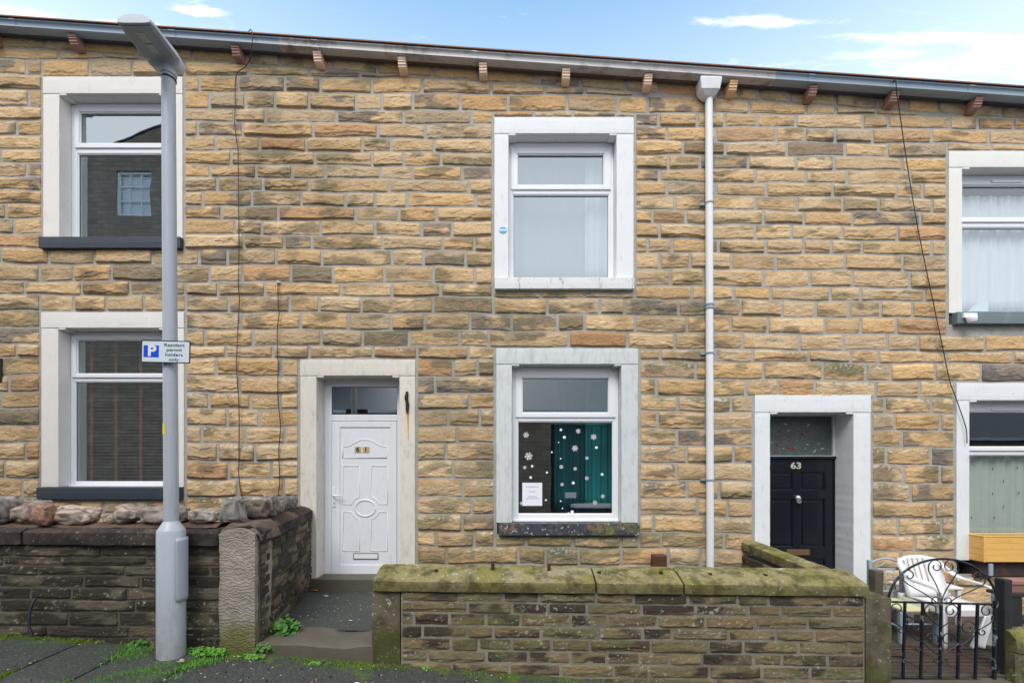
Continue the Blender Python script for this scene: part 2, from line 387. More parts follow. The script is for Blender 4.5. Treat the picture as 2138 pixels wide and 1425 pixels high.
M['flag'] = ground_mat('damp_stone_flag', (.046, .052, .046), .8)
M['road'] = ground_mat('road_tarmac', (.06, .06, .062), 0)
M['step'] = simple('worn_step_stone', (.10, .088, .068), .6, var=.35, scale=5, dirt=(.05, .07, .025), dirtamt=.7, dscale=4, bmp=.4)
def brickm(name, c1, c2, mo):
    m, t, b = newmat(name); br = t.nodes.new('ShaderNodeTexBrick'); cc = t.nodes.new('ShaderNodeTexCoord'); mp = t.nodes.new('ShaderNodeMapping')
    mp.inputs['Rotation'].default_value = (R(90), 0, 0); t.links.new(cc.outputs['Object'], mp.inputs[0]); t.links.new(mp.outputs[0], br.inputs[0])
    br.inputs['Color1'].default_value = (*c1, 1); br.inputs['Color2'].default_value = (*c2, 1); br.inputs['Mortar'].default_value = (*mo, 1)
    br.inputs['Scale'].default_value = 1; br.inputs['Brick Width'].default_value = .42; br.inputs['Row Height'].default_value = .16; br.inputs['Mortar Size'].default_value = .012
    c = mixn(t, br.outputs[0], mixn(t, (.5, .5, .5), (1.5, 1.5, 1.5), noi(t, 3, 6)), 1.0, 'MULTIPLY')
    t.links.new(c, b.inputs['Base Color']); b.inputs['Roughness'].default_value = .9; return m
M['opp_stone'] = brickm('sooty_stone', (.22, .16, .12), (.30, .225, .17), (.17, .13, .10))

# ---------------------------------------------------------------- stonework
PAL = np.array([(.47, .355, .215), (.49, .38, .245), (.46, .37, .255), (.47, .33, .18), (.42, .335, .23), (.40, .33, .24), (.37, .315, .24),
                (.45, .27, .155), (.30, .27, .215), (.50, .345, .18), (.085, .07, .06)])
PALW = np.array([19, 18, 14, 14, 11, 7, 3.5, 2, 1.5, 9, .1]); PALW = PALW/PALW.sum(); PAL = PAL*np.array((1.30, 1.225, 1.13)); PAL = PAL*.72+PAL[:10].mean(0)*.28*1.06
rs = np.random.RandomState(11)

def stone_block(mb, P, u0, u1, bot, top, colfn, g=.011, gb=.008, amp=1.0, res=(.0165, .0105), seed=0, relief=None, wob=.004, base=.010, topf=.10):
    """one rock-faced stone as a displaced grid; P maps (u,v,n) arrays to xyz"""
    w_ = u1-u0-2*g; um = (u0+u1)/2; h_ = float(top(um)-bot(um))-2*gb
    if w_ < .03 or h_ < .012: return
    nx = max(4, int(w_/res[0])); ny = max(4, int(h_/res[1]))
    es = min(.3, .010/w_); et = min(.3, .007/h_)
    s_ = np.concatenate([[0], np.linspace(es, 1-es, nx), [1]]); t_ = np.concatenate([[0], np.linspace(et, 1-et, ny), [1]])
    SS, TT = np.meshgrid(s_, t_)
    q = rs.rand(8)
    U = u0+g+w_*SS
    inner = ((SS > 0) & (SS < 1) & (TT > 0) & (TT < 1)).astype(float)
    wn = (vn(TT*h_*30+seed, SS*0+seed*1.7, 5)-.5)*2*wob
    U = U+wn*(np.where(SS < .5, 1-SS*2, 0)-np.where(SS > .5, SS*2-1, 0))*1.2
    VB = bot(U)+gb; VT = top(U)-gb
    VB = VB+(vn(U*14, seed*3.1, 6)-.35)*wob*2.0; VT = VT-(vn(U*12, seed*2.3, 7)-.35)*wob*2.2
    V = VB+(VT-VB)*TT
    A = (.004+.030*q[0]**1.5)*amp*(1.0 if h_ > .07 else .55)
    if relief is not None: A = relief
    tp = .06+.50*q[1]*vn(U*4.5, seed*1.3, 8)+.20*vn(U*15, seed*2.1, 9)
    if q[5] < .40: tp = tp*.30
    up = 1-(.10+.55*q[2])*np.clip((TT-tp)/(1-tp), 0, 1)**1.2
    lo = .30+.70*sst(.55, 1, TT/np.maximum(tp, .02))
    f = np.where(TT < tp, lo, up)
    # conchoidal steps: sharp-edged terraces following irregular contours
    k1 = fbm(U*5+seed*.9, V*13+seed*.4, (seed+11) % 79, 3); k2 = fbm(U*9+seed*.5, V*24, (seed+17) % 71, 3)
    st1 = sst(.47, .515, k1-.10*(TT-.5)); st2 = sst(.48, .52, k2)
    ed = sst(-.02, topf, 1-TT)*sst(-.02, .10, TT)*sst(-.004, .022, np.minimum(SS, 1-SS)*w_)
    n = base+ed*(A*f+(.0075*st1*(q[6] > .25)+.004*st2+(fbm(U*26, V*40, seed % 97, 3)-.4)*.010+(vn(U*62, V*85, seed % 89)-.5)*.0045)*amp)
    n = np.maximum(n, base-.001)*inner + (-.004)*(1-inner)
    X, Y, Z = P(U, V, n)
    C = colfn(U, V, n, seed, TT, SS)
    ny_, nx_ = U.shape
    o = len(mb.v_)
    mb.v_.append(np.stack([X, Y, Z], -1).reshape(-1, 3)); mb.c_.append(C.reshape(-1, 4))
    I = (np.arange(ny_-1)[:, None]*nx_+np.arange(nx_-1)[None, :]).ravel()
    mb.f_.append(np.stack([I, I+1, I+1+nx_, I+nx_], -1)+mb.n_)
    mb.n_ += U.size
class NP:
    def __init__(s): s.v_ = []; s.c_ = []; s.f_ = []; s.n_ = 0
    def quad(s, P, u, v, n, col):     # u,v 2-D grids
        X, Y, Z = P(u, v, n); C = np.ones(u.shape+(4,)); C[..., :3] = col
        ny_, nx_ = u.shape
        s.v_.append(np.stack([X, Y, Z], -1).reshape(-1, 3)); s.c_.append(C.reshape(-1, 4))
        I = (np.arange(ny_-1)[:, None]*nx_+np.arange(nx_-1)[None, :]).ravel()
        s.f_.append(np.stack([I, I+1, I+1+nx_, I+nx_], -1)+s.n_); s.n_ += u.size
    def build(s, name, m, parent=None, smooth=False):
        v = np.concatenate(s.v_).astype(np.float32); c = np.concatenate(s.c_).astype(np.float32); f = np.concatenate(s.f_).astype(np.int32)
        me = bpy.data.meshes.new(name); me.vertices.add(len(v)); me.vertices.foreach_set('co', v.ravel())
        me.loops.add(f.size); me.loops.foreach_set('vertex_index', f.ravel())
        me.polygons.add(len(f)); me.polygons.foreach_set('loop_start', np.arange(0, f.size, 4)); me.polygons.foreach_set('loop_total', np.full(len(f), 4))
        me.update(calc_edges=True)
        a = me.color_attributes.new('tone', 'FLOAT_COLOR', 'POINT'); a.data.foreach_set('color', c.ravel())
        me.polygons.foreach_set('use_smooth', np.full(len(f), smooth)); me.validate(); me.materials.append(m)
        o = bpy.data.objects.new(name, me); COL.objects.link(o)
        if parent: o.parent = parent
        return o

# facade courses: bed-joint heights in the photograph at x=950 and their drift across the width
ROWS = [107, 135.5, 167, 199, 234, 262, 292, 321, 350, 377, 405, 435, 464, 495, 524, 557.5, 593, 621, 655, 690, 724, 749, 786, 821.5, 854, 890, 924.5, 961, 998, 1035.5, 1071, 1106, 1138.5, 1175, 1212, 1248, 1284, 1320, 1356, 1392]
def rowy(px, y0):
    dL = np.interp(y0, [100, 234, 750, 1035], [-9, -8, -4, 1]); dM = np.interp(y0, [100, 234, 590, 1035], [-6, -5, -3, 1])
    return y0+np.interp(px, [-400, 60, 480, 950, 1900, 2500], [dL-3, dL, dM, 0, 9.5, 13])+1.3*np.sin(px*.021+y0*.37)+.8*np.sin(px*.061+y0)
def eave_px(px): return 38+px*.0692      # gutter top line
def taper_px(px): return eave_px(px)+63+np.interp(px, [0, 1000, 2138], [-1, 2, 4])+.9*np.sin(px*.05)
def soff_px(px): return eave_px(px)+36
OPEN = {  # outer rectangles in photo px on the facade plane
 'ul': (95, 165, 385, 524), 'll': (91, 653, 388, 1041), 'd61': (629, 751, 868, 1232), 'um': (1032, 249, 1322, 608),
 'lm': (1036, 728, 1331, 1115), 'd63': (1573, 825, 1814, 1300), 'ur': (1976, 319, 2262, 680), 'lr': (1992, 800, 2280, 1198),
 'fl': (-330, 700, -90, 1160)}
KEYC = {}     # stones of a striking colour in the photo: (px, py, colour)
KEYS = [(562, 302, (.40, .20, .10)), (1445, 316, (.07, .06, .065)), (1747, 318, (.13, .11, .11)), (1228, 711, (.38, .19, .09)), (1950, 683, (.42, .24, .13)), (640, 560, (.10, .10, .085)),
        (1550, 290, (.46, .30, .20)), (1830, 290, (.48, .32, .21)), (560, 495, (.10, .095, .07)), (1010, 638, (.15, .15, .11)), (820, 700, (.2, .16, .1)), (240, 570, (.13, .12, .09)), (995, 230, (.5, .32, .15)),
        (1430, 450, (.42, .25, .12)), (1165, 668, (.16, .155, .12)), (40, 870, (.12, .11, .09)), (2060, 780, (.13, .12, .13))]
def soot(px, py):      # broad soot and damp stains that run over stones and pointing alike
    z = 1.0*np.exp(-((px-650)/95)**2-((py-470)/230)**2)+1.0*np.exp(-((px-1090)/300)**2-((py-665)/62)**2)+.8*np.exp(-((px-560)/38)**2-((py-330)/260)**2)+.6*np.exp(-((px-240)/220)**2-((py-585)/45)**2)
    z = z+.75*np.exp(-((px-930)/90)**2-((py-900)/160)**2)+.7*np.exp(-((px-60)/80)**2-((py-890)/150)**2)+.8*sst(1020, 1130, py)*sst(860, 900, px)*sst(1560, 1500, px)+.5*np.exp(-((px-1400)/70)**2-((py-700)/200)**2)
    n1 = fbm(px*.012, py*.011, 301, 5); n2 = fbm(px*.05, py*.016, 331, 3)
    return np.clip(z*sst(.36, .62, n1*.7+n2*.3), 0, 1)
def colf_facade(U, V, n, seed, TT, SS):
    r = np.random.RandomState(seed % 100003)
    base = PAL[r.choice(len(PAL), p=PALW)]*(.86+.24*r.rand())
    px = CX+U*165; py = HY-(V-HZ)*165
    C = np.ones(U.shape+(4,)); b = np.broadcast_to(base, U.shape+(3,)).copy()
    b = b*(1+.22*(fbm(U*6+seed, V*9, 21, 3)-.5))[..., None]
    # warm iron blotches
    w_ = sst(.56, .72, fbm(U*4.5+seed*.7, V*7, 31, 3))[..., None]*.55; b = b*(1-w_)+np.array((.47, .30, .14))*w_
    # sooty / algae grime in patches: where the photo's wall is dirty
    zone = .19*np.exp(-((px-640)/210)**2-((py-540)/120)**2)+.19*np.exp(-((px-1100)/330)**2-((py-690)/80)**2)+.12*np.exp(-((px-560)/60)**2-((py-250)/200)**2)+.10*np.exp(-((px-780)/120)**2-((py-700)/70)**2)+.10*np.exp(-((px-250)/260)**2-((py-590)/70)**2)
    zone = zone+.055*sst(760, 1100, py)-.05*sst(330, 150, py)+.06*np.exp(-((px-60)/90)**2-((py-900)/150)**2)-.035*sst(1450, 1700, px)*sst(900, 700, py)
    gq = r.rand()
    g = fbm(U*3.4, V*8+seed*.13, 41, 4)+zone*.8+.09*(gq-.5)-.012
    g1 = sst(.575, .72, g)[..., None]*(.66 if gq > .35 else .35)
    grime = np.array((.145, .125, .085)); b = b*(1-g1)+grime*g1
    gg = (sst(.66, .78, fbm(U*2.2+9, V*6, 51, 4)+.22*sst(1020, 1150, py)*sst(1650, 1300, px)))[..., None]*.55
    b = b*(1-gg)+np.array((.15, .155, .09))*gg
    if r.rand() < .10:      # blue-grey smoked stones
        k = sst(.45, .6, fbm(U*5+3, V*9+seed, 61, 3))[..., None]*.7; b = b*(1-k)+np.array((.14, .135, .14))*k
    # white lichen flecks along the upper arris of some lower stones
    if r.rand() < .45:
        k = (sst(.70, .76, vn(U*45, V*60, 71))*sst(.55, .72, TT)*sst(1, .9, TT)*sst(560, 800, py))[..., None]*.75; b = b*(1-k)+np.array((.58, .62, .55))*k
    sk = soot(px, py)[..., None]*.50; b = b*(1-sk)+np.array((.135, .125, .085))*sk
    if KEYC.get(seed) is not None: b = b*.4+np.array(KEYC[seed])*.6*(.8+.4*fbm(U*7, V*9, 99, 3))[..., None]
    C[..., :3] = np.clip(b, .01, .72); C[..., 3] = 1
    return C
def Pf(U, V, n): return U, -n, V
def tox(px): return (px-CX)/165.0
def toz(py): return HZ+(HY-py)/165.0
cells = []
PXL, PXR = -330, 2400
prev_j = []
for i in range(-1, len(ROWS)-1):
    ya, yb = (ROWS[i], ROWS[i+1]) if i >= 0 else (40, ROWS[0])
    # the last sloping course under the eaves is added separately; here rows are clipped by taper line
    joints = [PXL]; x = PXL+rs.uniform(20, 100)
    while x < PXR:
        for _ in range(6):
            if all(abs(x-p) > 14 for p in prev_j): break
            x += 9
        joints.append(x); x += rs.choice([rs.uniform(50, 76), rs.uniform(74, 104), rs.uniform(100, 150)], p=[.27, .42, .31])
    joints.append(PXR); prev_j = joints
    segs = []
    for a, b in zip(joints[:-1], joints[1:]):
        if b-a < 12: continue
        pieces = [(a, b)]
        for nm, (ox0, oy0, ox1, oy1) in OPEN.items():
            if yb-3 < oy0-1 or ya+3 > oy1: continue
            m_ = 4
            new = []
            for (p, q) in pieces:
                if q <= ox0-m_ or p >= ox1+m_: new.append((p, q)); continue
                if p < ox0-m_: new.append((p, ox0-m_+1.5))
                if q > ox1+m_: new.append((ox1+m_-1.5, q))
            pieces = new
        segs += pieces
    # merge slivers
    segs.sort(); out_ = []
    for p, q in segs:
        if out_ and q-p < 26 and abs(out_[-1][1]-p) < 2: out_[-1] = (out_[-1][0], q)
        elif out_ and abs(out_[-1][1]-p) < 2 and out_[-1][1]-out_[-1][0] < 26: out_[-1] = (out_[-1][0], q)
        else: out_.append((p, q))
    for p, q in out_: cells.append((p, q, ya, yb, 0, 0))
    # thin fillers above lintels / below sills
    for nm, (ox0, oy0, ox1, oy1) in OPEN.items():
        for (fa, fb) in ((ya, min(yb, oy0-2)), (max(ya, oy1+3), yb)):
            if fb-fa > 7 and (ya < oy0 < yb and fb <= oy0 and yb-3 >= oy0-1 or ya < oy1 < yb and fa >= oy1 and ya+3 <= oy1):
                x = ox0-3
                while x < ox1-5:
                    nx_ = min(ox1+3, x+rs.uniform(62, 100))
                    if ox1+3-nx_ < 30: nx_ = ox1+3
                    cells.append((x, nx_, fa, fb, 1 if fa != ya else 0, 1 if fb != yb else 0)); x = nx_
def mk_fn(y0, flat, isTop):
    def fn(U):
        px = CX+np.asarray(U)*165
        y = (y0+0*px) if flat else rowy(px, y0)
        y = np.maximum(y, taper_px(px))
        return toz(y)
    return fn
BND = [590, 1538]        # party lines between the three houses (photo px)
walls = [NP(), NP(), NP()]
def whichhouse(px): return 0 if px < BND[0] else (1 if px < BND[1] else 2)
sid = 100
for (p, q, ya, yb, fa, fb) in cells:
    top = mk_fn(ya, fa, 1); bot = mk_fn(yb, fb, 0); um = tox((p+q)/2)
    if top(um)-bot(um) < .05 and yb-ya > 20 : 
        if min(top(tox(p))-bot(tox(p)), top(tox(q))-bot(tox(q))) < .03 and top(um)-bot(um) < .045: continue
    sid += 1
    for (kx_, ky_, kc_) in KEYS:
        if p < kx_ < q and ya < ky_ < yb: KEYC[sid] = kc_
    stone_block(walls[whichhouse((p+q)/2)], Pf, tox(p), tox(q), bot, top, colf_facade, seed=sid, amp=.72, g=.0118, gb=.0066, wob=.0018, base=.0225, topf=.26)
# sloping top course
x = PXL
while x < PXR:
    q = x+rs.uniform(60, 130); sid += 1
    stone_block(walls[whichhouse((x+q)/2)], Pf, tox(x), tox(q), lambda U: toz(taper_px(CX+np.asarray(U)*165)), lambda U: toz(soff_px(CX+np.asarray(U)*165)-6), colf_facade, seed=sid, g=.0125, gb=.0075, amp=.5, wob=.0016, base=.0225, topf=.26)
    x = q
# mortar backing with holes for the openings
MORT = (.44, .435, .42)
xs = sorted(set([PXL, PXR]+BND+[v for o_ in OPEN.values() for v in (o_[0]+2, o_[2]-2)]))
ys = sorted(set([1400]+[v for o_ in OPEN.values() for v in (o_[1]+2, o_[3]-2)]))
for a, b in zip(xs[:-1], xs[1:]):
    if b-a < .5: continue
    xm = (a+b)/2; wl = walls[whichhouse(xm)]
    spans = [(o_[1]+2, o_[3]-2) for o_ in OPEN.values() if o_[0]+2 < xm < o_[2]-2]
    spans.sort(); edges = [None]
    ylist = [None]+[v for s__ in spans for v in s__]+[1400]
    for k in range(0, len(ylist), 2):
        y1, y2 = ylist[k], ylist[k+1]
        if y1 is not None and y2-y1 < 1: continue
        nx_ = max(2, int((b-a)/6)); u = np.linspace(tox(a), tox(b), nx_)
        ztop = toz(soff_px(CX+u*165)-14) if y1 is None else np.full(nx_, toz(y1))
        nv = max(2, int((toz(y1) if y1 else 7.2)/.05)) if False else max(2, int((y2-(y1 or 60))/5))
        tt = np.linspace(0, 1, nv)[:, None]
        v = toz(y2)*(1-tt)+ztop[None, :]*tt; uu = np.broadcast_to(u, v.shape)
        nn = .0200+.004*(fbm(uu*20, v*20, 5, 3)-.5)
        nn[:, 0] = .020; nn[:, -1] = .020
        wl.quad(Pf, uu, v, nn, MORT)
        C = wl.c_[-1].reshape(v.shape+(4,)); k1 = fbm(uu*3, v*4, 77, 4)
        dk = .80+.35*k1; C[..., :3] *= dk[..., None]
        sk = soot(CX+uu*165, HY-(v-HZ)*165)[..., None]*.5; C[..., :3] = C[..., :3]*(1-sk)+np.array((.17, .165, .12))*sk
        gm = sst(.5, .8, k1+.25*sst(2.2, 0.2, v))[..., None]*.45; C[..., :3] = C[..., :3]*(1-gm)+np.array((.24, .24, .18))*gm

def slopez(px_at, yplane):        # helper: z of gutter-top line at world x on plane y
    return None
GY = -.20                         # gutter front plane
def gut_z(x, off=0.0):            # z of gutter top at world x (measured on the plane GY)
    px = CX+x*F/(D+GY); return WZ(eave_px(px)+off, GY)

house = [empty('terraced_house'), empty('terraced_house'), empty('terraced_house')]
tag(house[0], 'sandstone terraced house at the left with two blinded windows behind the lamp post', 'house', 'terraced houses of one stone row')
tag(house[1], 'middle sandstone terraced house with white panelled door 61 and snowflake window', 'house', 'terraced houses of one stone row')
tag(house[2], 'sandstone terraced house at the right with black panelled door 63', 'house', 'terraced houses of one stone row')
for i in range(3): walls[i].build('stone_wall', M['facade'], house[i])

XB = [tox(PXL), tox(BND[0]), tox(BND[1]), tox(PXR)]
KS = -(0.0692)                    # eaves slope dz/dx
def sloped_prism(mb, prof, x0, x1, n=2):
    """profile (y,z offset from gutter-top line) swept along the sloping eaves"""
    vs = []; m_ = len(prof)
    for k in range(n):
        x_ = x0+(x1-x0)*k/(n-1); g_ = gut_z(x_)
        vs += [(x_, p[0], g_+p[1]) for p in prof]
    fs = [tuple(range(m_)), tuple(range((n-1)*m_, n*m_))[::-1]]
    fs += [(k*m_+i_, (k+1)*m_+i_, (k+1)*m_+(i_+1) % m_, k*m_+(i_+1) % m_) for k in range(n-1) for i_ in range(m_)]
    mb.add(vs, fs)
for i in range(3):
    a, b = XB[i], XB[i+1]
    # flat soffit board
    m_ = MB(); sloped_prism(m_, [(-.105, -.088), (.02, -.072), (.02, -.05), (-.105, -.066)], a, b)
    m_.build('eaves_board', M['soffit'] if i != 1 else M['soffit_old'], house[i])
    # gutter: half-round/ogee trough hung in front
    if i == 1: ga, gb_ = tox(600)*1.0, tox(1600)
    else: ga, gb_ = (a, tox(600)) if i == 0 else (tox(1600), b)
    oc = [(-.205, 0), (-.214, -.006), (-.214, -.018), (-.203, -.024), (-.196, -.036), (-.190, -.056), (-.196, -.074), (-.203, -.080), (-.203, -.088), (-.193, -.092), (-.11, -.098), (-.10, -.09), (-.10, -.005),
          (-.106, -.005), (-.106, -.085), (-.112, -.091), (-.185, -.085), (-.184, -.056), (-.19, -.034), (-.199, 0)]
    m_ = MB(); sloped_prism(m_, oc, ga, gb_); g = m_.build('gutter', M['gutter_grey'] if i != 1 else M['gutter_old'], house[i], smooth=True)
    for x_ in np.arange(ga+.4, gb_-.1, 1.95):
        m_ = MB(); q = [(p[0]*1.0-(.006 if p[0] < -.15 else 0), p[1]-.005) for p in oc[:12]]+[(-.10, -.005)]
        sloped_prism(m_, [(y_, z_) for y_, z_ in q], x_, x_+.07)
        m_.build('gutter_joint', M['gutter_grey'] if i != 1 else M['gutter_old'], g)
    # roof: slope rising away from the eaves
    m_ = MB(); pr = [(-.225, .004), (-.225, .018), (4.2, 2.35), (4.2, 2.28), (0.1, .01)]
    sloped_prism(m_, pr, a, b); rf = m_.build('roof', M['slate'], house[i])
    m_ = MB(); sloped_prism(m_, [(-.232, .002), (-.232, .016), (-.2, .034), (-.2, .02)], a, b, 40)
    m_.build('roof_edge', M['tile'], rf)
    m_ = MB(); m_.box(a, b, 4.0, 4.25, -1.0, 4.2); m_.add([(a, 4.0, 4.2), (b, 4.0, 4.2), (b, 4.25, 4.2), (a, 4.25, 4.2), (a, 4.0, gut_z(a)+2.1), (b, 4.0, gut_z(b)+2.1), (b, 4.25, gut_z(b)+2.2), (a, 4.25, gut_z(a)+2.2)],
        [(0, 1, 5, 4), (2, 3, 7, 6), (0, 4, 7, 3), (1, 2, 6, 5)])
    m_.build('rear_wall', M['opp_stone'], house[i])
# end walls of the row
for i, x_ in ((0, XB[0]), (2, XB[3])):
    s_ = 1 if i == 0 else -1
    m_ = MB(); m_.prismx([(.03, -1), (4.0, -1), (4.0, gut_z(x_)+2.2), (.03, gut_z(x_)-.02)], x_+s_*.01, x_+s_*.25); m_.build('end_wall', M['opp_stone'], house[i])
# corbels: moulded brackets under the gutter
def corbel(px, mat, par):
    x_ = WX(px, -.1); g_ = gut_z(x_)
    pr = [(.02, -.095), (-.168, -.099), (-.170, -.128), (-.160, -.131), (-.161, -.150), (-.150, -.153), (-.150, -.178), (-.138, -.182), (-.136, -.200), (-.115, -.212), (-.05, -.224), (.02, -.226)]
    m_ = MB(); m_.prismx([(p[0], g_+p[1]) for p in pr], x_-.048, x_+.048); m_.build('corbel', mat, par, bevel=.003)
for px in (-170, -15, 160, 497): corbel(px, M['corbel_old'], house[0])
corbel(330, M['corbel_old'], house[0])
for px in (666, 841, 1009, 1181, 1351): corbel(px, M['corbel_tan'], house[1])
corbel(1527, M['corbel_orange'], house[1])
for px in (1692, 1861, 2034, 2205): corbel(px, M['corbel_old'], house[2])

# ---------------------------------------------------------------- stone surrounds, windows
def rough_box(mb, x0, x1, y0, y1, z0, z1, amp=.003, step=.05, seed=0):
    """dressed stone block with slightly uneven arrises (grid on the front, plain returns)"""
    nx = max(2, int((x1-x0)/step)+1); nz = max(2, int((z1-z0)/step)+1)
    X, Z = np.meshgrid(np.linspace(x0, x1, nx), np.linspace(z0, z1, nz))
    e = ((X == x0) | (X == x1) | (Z == z0) | (Z == z1))
    dx = (vn(Z*17, X*3, seed+1)-.5)*2*amp*((X == x0)*1.0-(X == x1)*1.0); dz = (vn(X*17, Z*3, seed+2)-.5)*2*amp*((Z == z0)*1.0-(Z == z1)*1.0)
    Y = y0+(vn(X*9, Z*9, seed)-.5)*amp*.8+e*amp*.8
    X = X+np.where(e, np.abs(dx)*np.sign((X == x0)*1.0-(X == x1)*1.0), 0); Z = Z+np.where(e, np.abs(dz)*np.sign((Z == z0)*1.0-(Z == z1)*1.0), 0)
    vs = np.stack([X, Y, Z], -1).reshape(-1, 3).tolist(); nn = len(vs)
    fs = [(j*nx+i, j*nx+i+1, (j+1)*nx+i+1, (j+1)*nx+i) for j in range(nz-1) for i in range(nx-1)]
    ring = [i for i in range(nx)]+[j*nx+nx-1 for j in range(1, nz)]+[(nz-1)*nx+i for i in range(nx-2, -1, -1)]+[j*nx for j in range(nz-2, 0, -1)]
    back = []
    for r_ in ring:
        back.append(len(vs)); q = vs[r_]; vs.append([q[0], y1, q[2]])
    m_ = len(ring)
    fs += [(ring[k], back[k], back[(k+1) % m_], ring[(k+1) % m_]) for k in range(m_)]; fs.append(tuple(back))
    mb.add(vs, fs)
FP = .034       # surrounds stand this proud of the mortar plane
def surround(par, nm, outer, inner, mat, silltop, sillmat, depth=.16, sill=True, sillproud=.05, sillx=None, name='window_surround', shoulder=True):
    ox0, oy0, ox1, oy1 = outer; ix0, iy0, ix1 = inner
    g = empty(name); g.parent = par
    X0, X1, A0, A1 = tox(ox0), tox(ox1), tox(ix0), tox(ix1); ZT, ZI = toz(oy0), toz(iy0); ZS = toz(silltop)
    m_ = MB(); rough_box(m_, X0, X1, -FP-.004, depth, ZI+.0, ZT, seed=int(ox0)); 
    if shoulder: rough_box(m_, A0, A0+.09, -FP-.001, .10, ZI-.022, ZI-.0005, amp=.001, seed=3); rough_box(m_, A1-.09, A1, -FP-.001, .10, ZI-.022, ZI-.0005, amp=.001, seed=4)
    m_.build('lintel', mat, g, bevel=.004)
    for a, b in ((X0+.002, A0), (A1, X1-.002)):
        m_ = MB(); rough_box(m_, a, b, -FP, depth+.06, ZS, ZI-.002, seed=int(a*10+50)); m_.build('jamb', mat, g, bevel=.004)
    if sill:
        s0, s1 = sillx or (ox0-1, ox1+2)
        m_ = MB(); rough_box(m_, tox(s0), tox(s1), -FP-sillproud, depth, toz(oy1), ZS-.002, seed=9); m_.build('sill', sillmat, g, bevel=.005)
    return g

WY = .125    # window frame front plane
def window(par, inner, bottom, top_pane, low_pane, glassm, sash=None, vent=None, wy=WY):
    """casement window: outer frame, fixed lower pane, opening top light; pane rects in photo px measured on the plane wy"""
    ix0, iy0, ix1 = inner
    g = empty('window'); g.parent = par
    x0, x1 = tox(ix0), tox(ix1); zt = toz(iy0); zb = toz(bottom)
    def rp(r): return (WX(r[0], wy), WX(r[2], wy), WZ(r[3], wy), WZ(r[1], wy))
    t = rp(top_pane); l = rp(low_pane)
    m_ = MB()
    tz0 = t[2]-.062; tz1 = l[3]+.0
    zmid = (t[2]+l[3])/2
    # outer frame bars + transom
    m_.box(x0, l[0]-.012, wy, wy+.07, zb, zt); m_.box(l[1]+.012, x1, wy, wy+.07, zb, zt)
    m_.box(l[0]-.012, l[1]+.012, wy, wy+.07, zb, l[2]-.012); m_.box(l[0]-.012, l[1]+.012, wy, wy+.07, t[3]+.04, zt)
    m_.box(l[0]-.012, l[1]+.012, wy, wy+.07, l[3]+.012, zmid+.002)
    m_.build('frame', M['upvc'], g, bevel=.006)
    m_ = MB(); m_.frame(l[0]-.016, l[1]+.016, l[2]-.016, l[3]+.016, .016, wy+.008, wy+.045); m_.build('glazing_bead', M['upvc'], g, bevel=.006)
    if sash: sx0, sx1, sz0, sz1 = rp(sash)
    else: sx0, sx1, sz0, sz1 = t[0]-.07, t[1]+.07, zmid+.002, t[3]+.055
    m_ = MB(); m_.frame(sx0, sx1, sz0, sz1, (t[0]-sx0-.012, sx1-t[1]-.012, t[2]-sz0-.012, sz1-t[3]-.012), wy-.018, wy+.05)
    sh = m_.build('sash', M['upvc'], g, bevel=.005)
    m_ = MB(); m_.frame(t[0]-.012, t[1]+.012, t[2]-.012, t[3]+.012, .012, wy-.006, wy+.04); m_.build('glazing_bead', M['upvc'], g, bevel=.004)
    for r_, nm, yy in ((l, 'pane', wy+.03), (t, 'pane', wy+.022)):
        m_ = MB(); m_.frame(r_[0]-.001, r_[1]+.001, r_[2]-.001, r_[3]+.001, .004, yy-.004, yy+.004); m_.build('seal', M['gasket'], g)
        m_ = MB(); m_.add([(r_[0], yy, r_[2]), (r_[1], yy, r_[2]), (r_[1], yy, r_[3]), (r_[0], yy, r_[3])], [(0, 1, 2, 3)])
        m_.build(nm, glassm, g)
    # bottom cill strip
    m_ = MB(); m_.box(x0, x1, wy-.03, wy+.02, zb-.002, zb+.022); m_.build('window_cill', M['upvc'], g, bevel=.004)
    if vent:
        a, b, c, d = vent; m_ = MB(); m_.box(WX(a, wy), WX(b, wy), wy-.032, wy, WZ(d, wy), WZ(c, wy)); m_.build('trickle_vent', M['upvc'], g, bevel=.006)
    return g, l, t
def room(par, x0, x1, z0, z1, depth=2.6, y0=.21):
    m_ = MB(); e = .04
    m_.box(x0, x1, y0+depth, y0+depth+e, z0, z1); m_.box(x0-e, x0, y0, y0+depth, z0, z1); m_.box(x1, x1+e, y0, y0+depth, z0, z1)
    m_.box(x0, x1, y0, y0+depth, z0-e, z0); m_.box(x0, x1, y0, y0+depth, z1, z1+e)
    # inner face of the front wall around the opening is left to the reveals
    return m_.build('room', M['room'], par)

# upper left
surround(house[0], 'ul', OPEN['ul'], (129, 200, 351), M['paint_cream'], 500, M['sill_blue'], sillx=(94, 386))
w1, l1, t1 = window(house[0], (129, 200, 351), 500, (169, 237, 346, 299), (163, 322, 350, 495), M['glass'])
surround(house[0], 'll', OPEN['ll'], (127, 686, 351), M['paint_cream'], 1016, M['sill_blue'], sillx=(90, 386))
w2, l2, t2 = window(house[0], (127, 686, 351), 1016, (163, 711, 347, 779), (157, 798, 349, 1004), M['glass'])
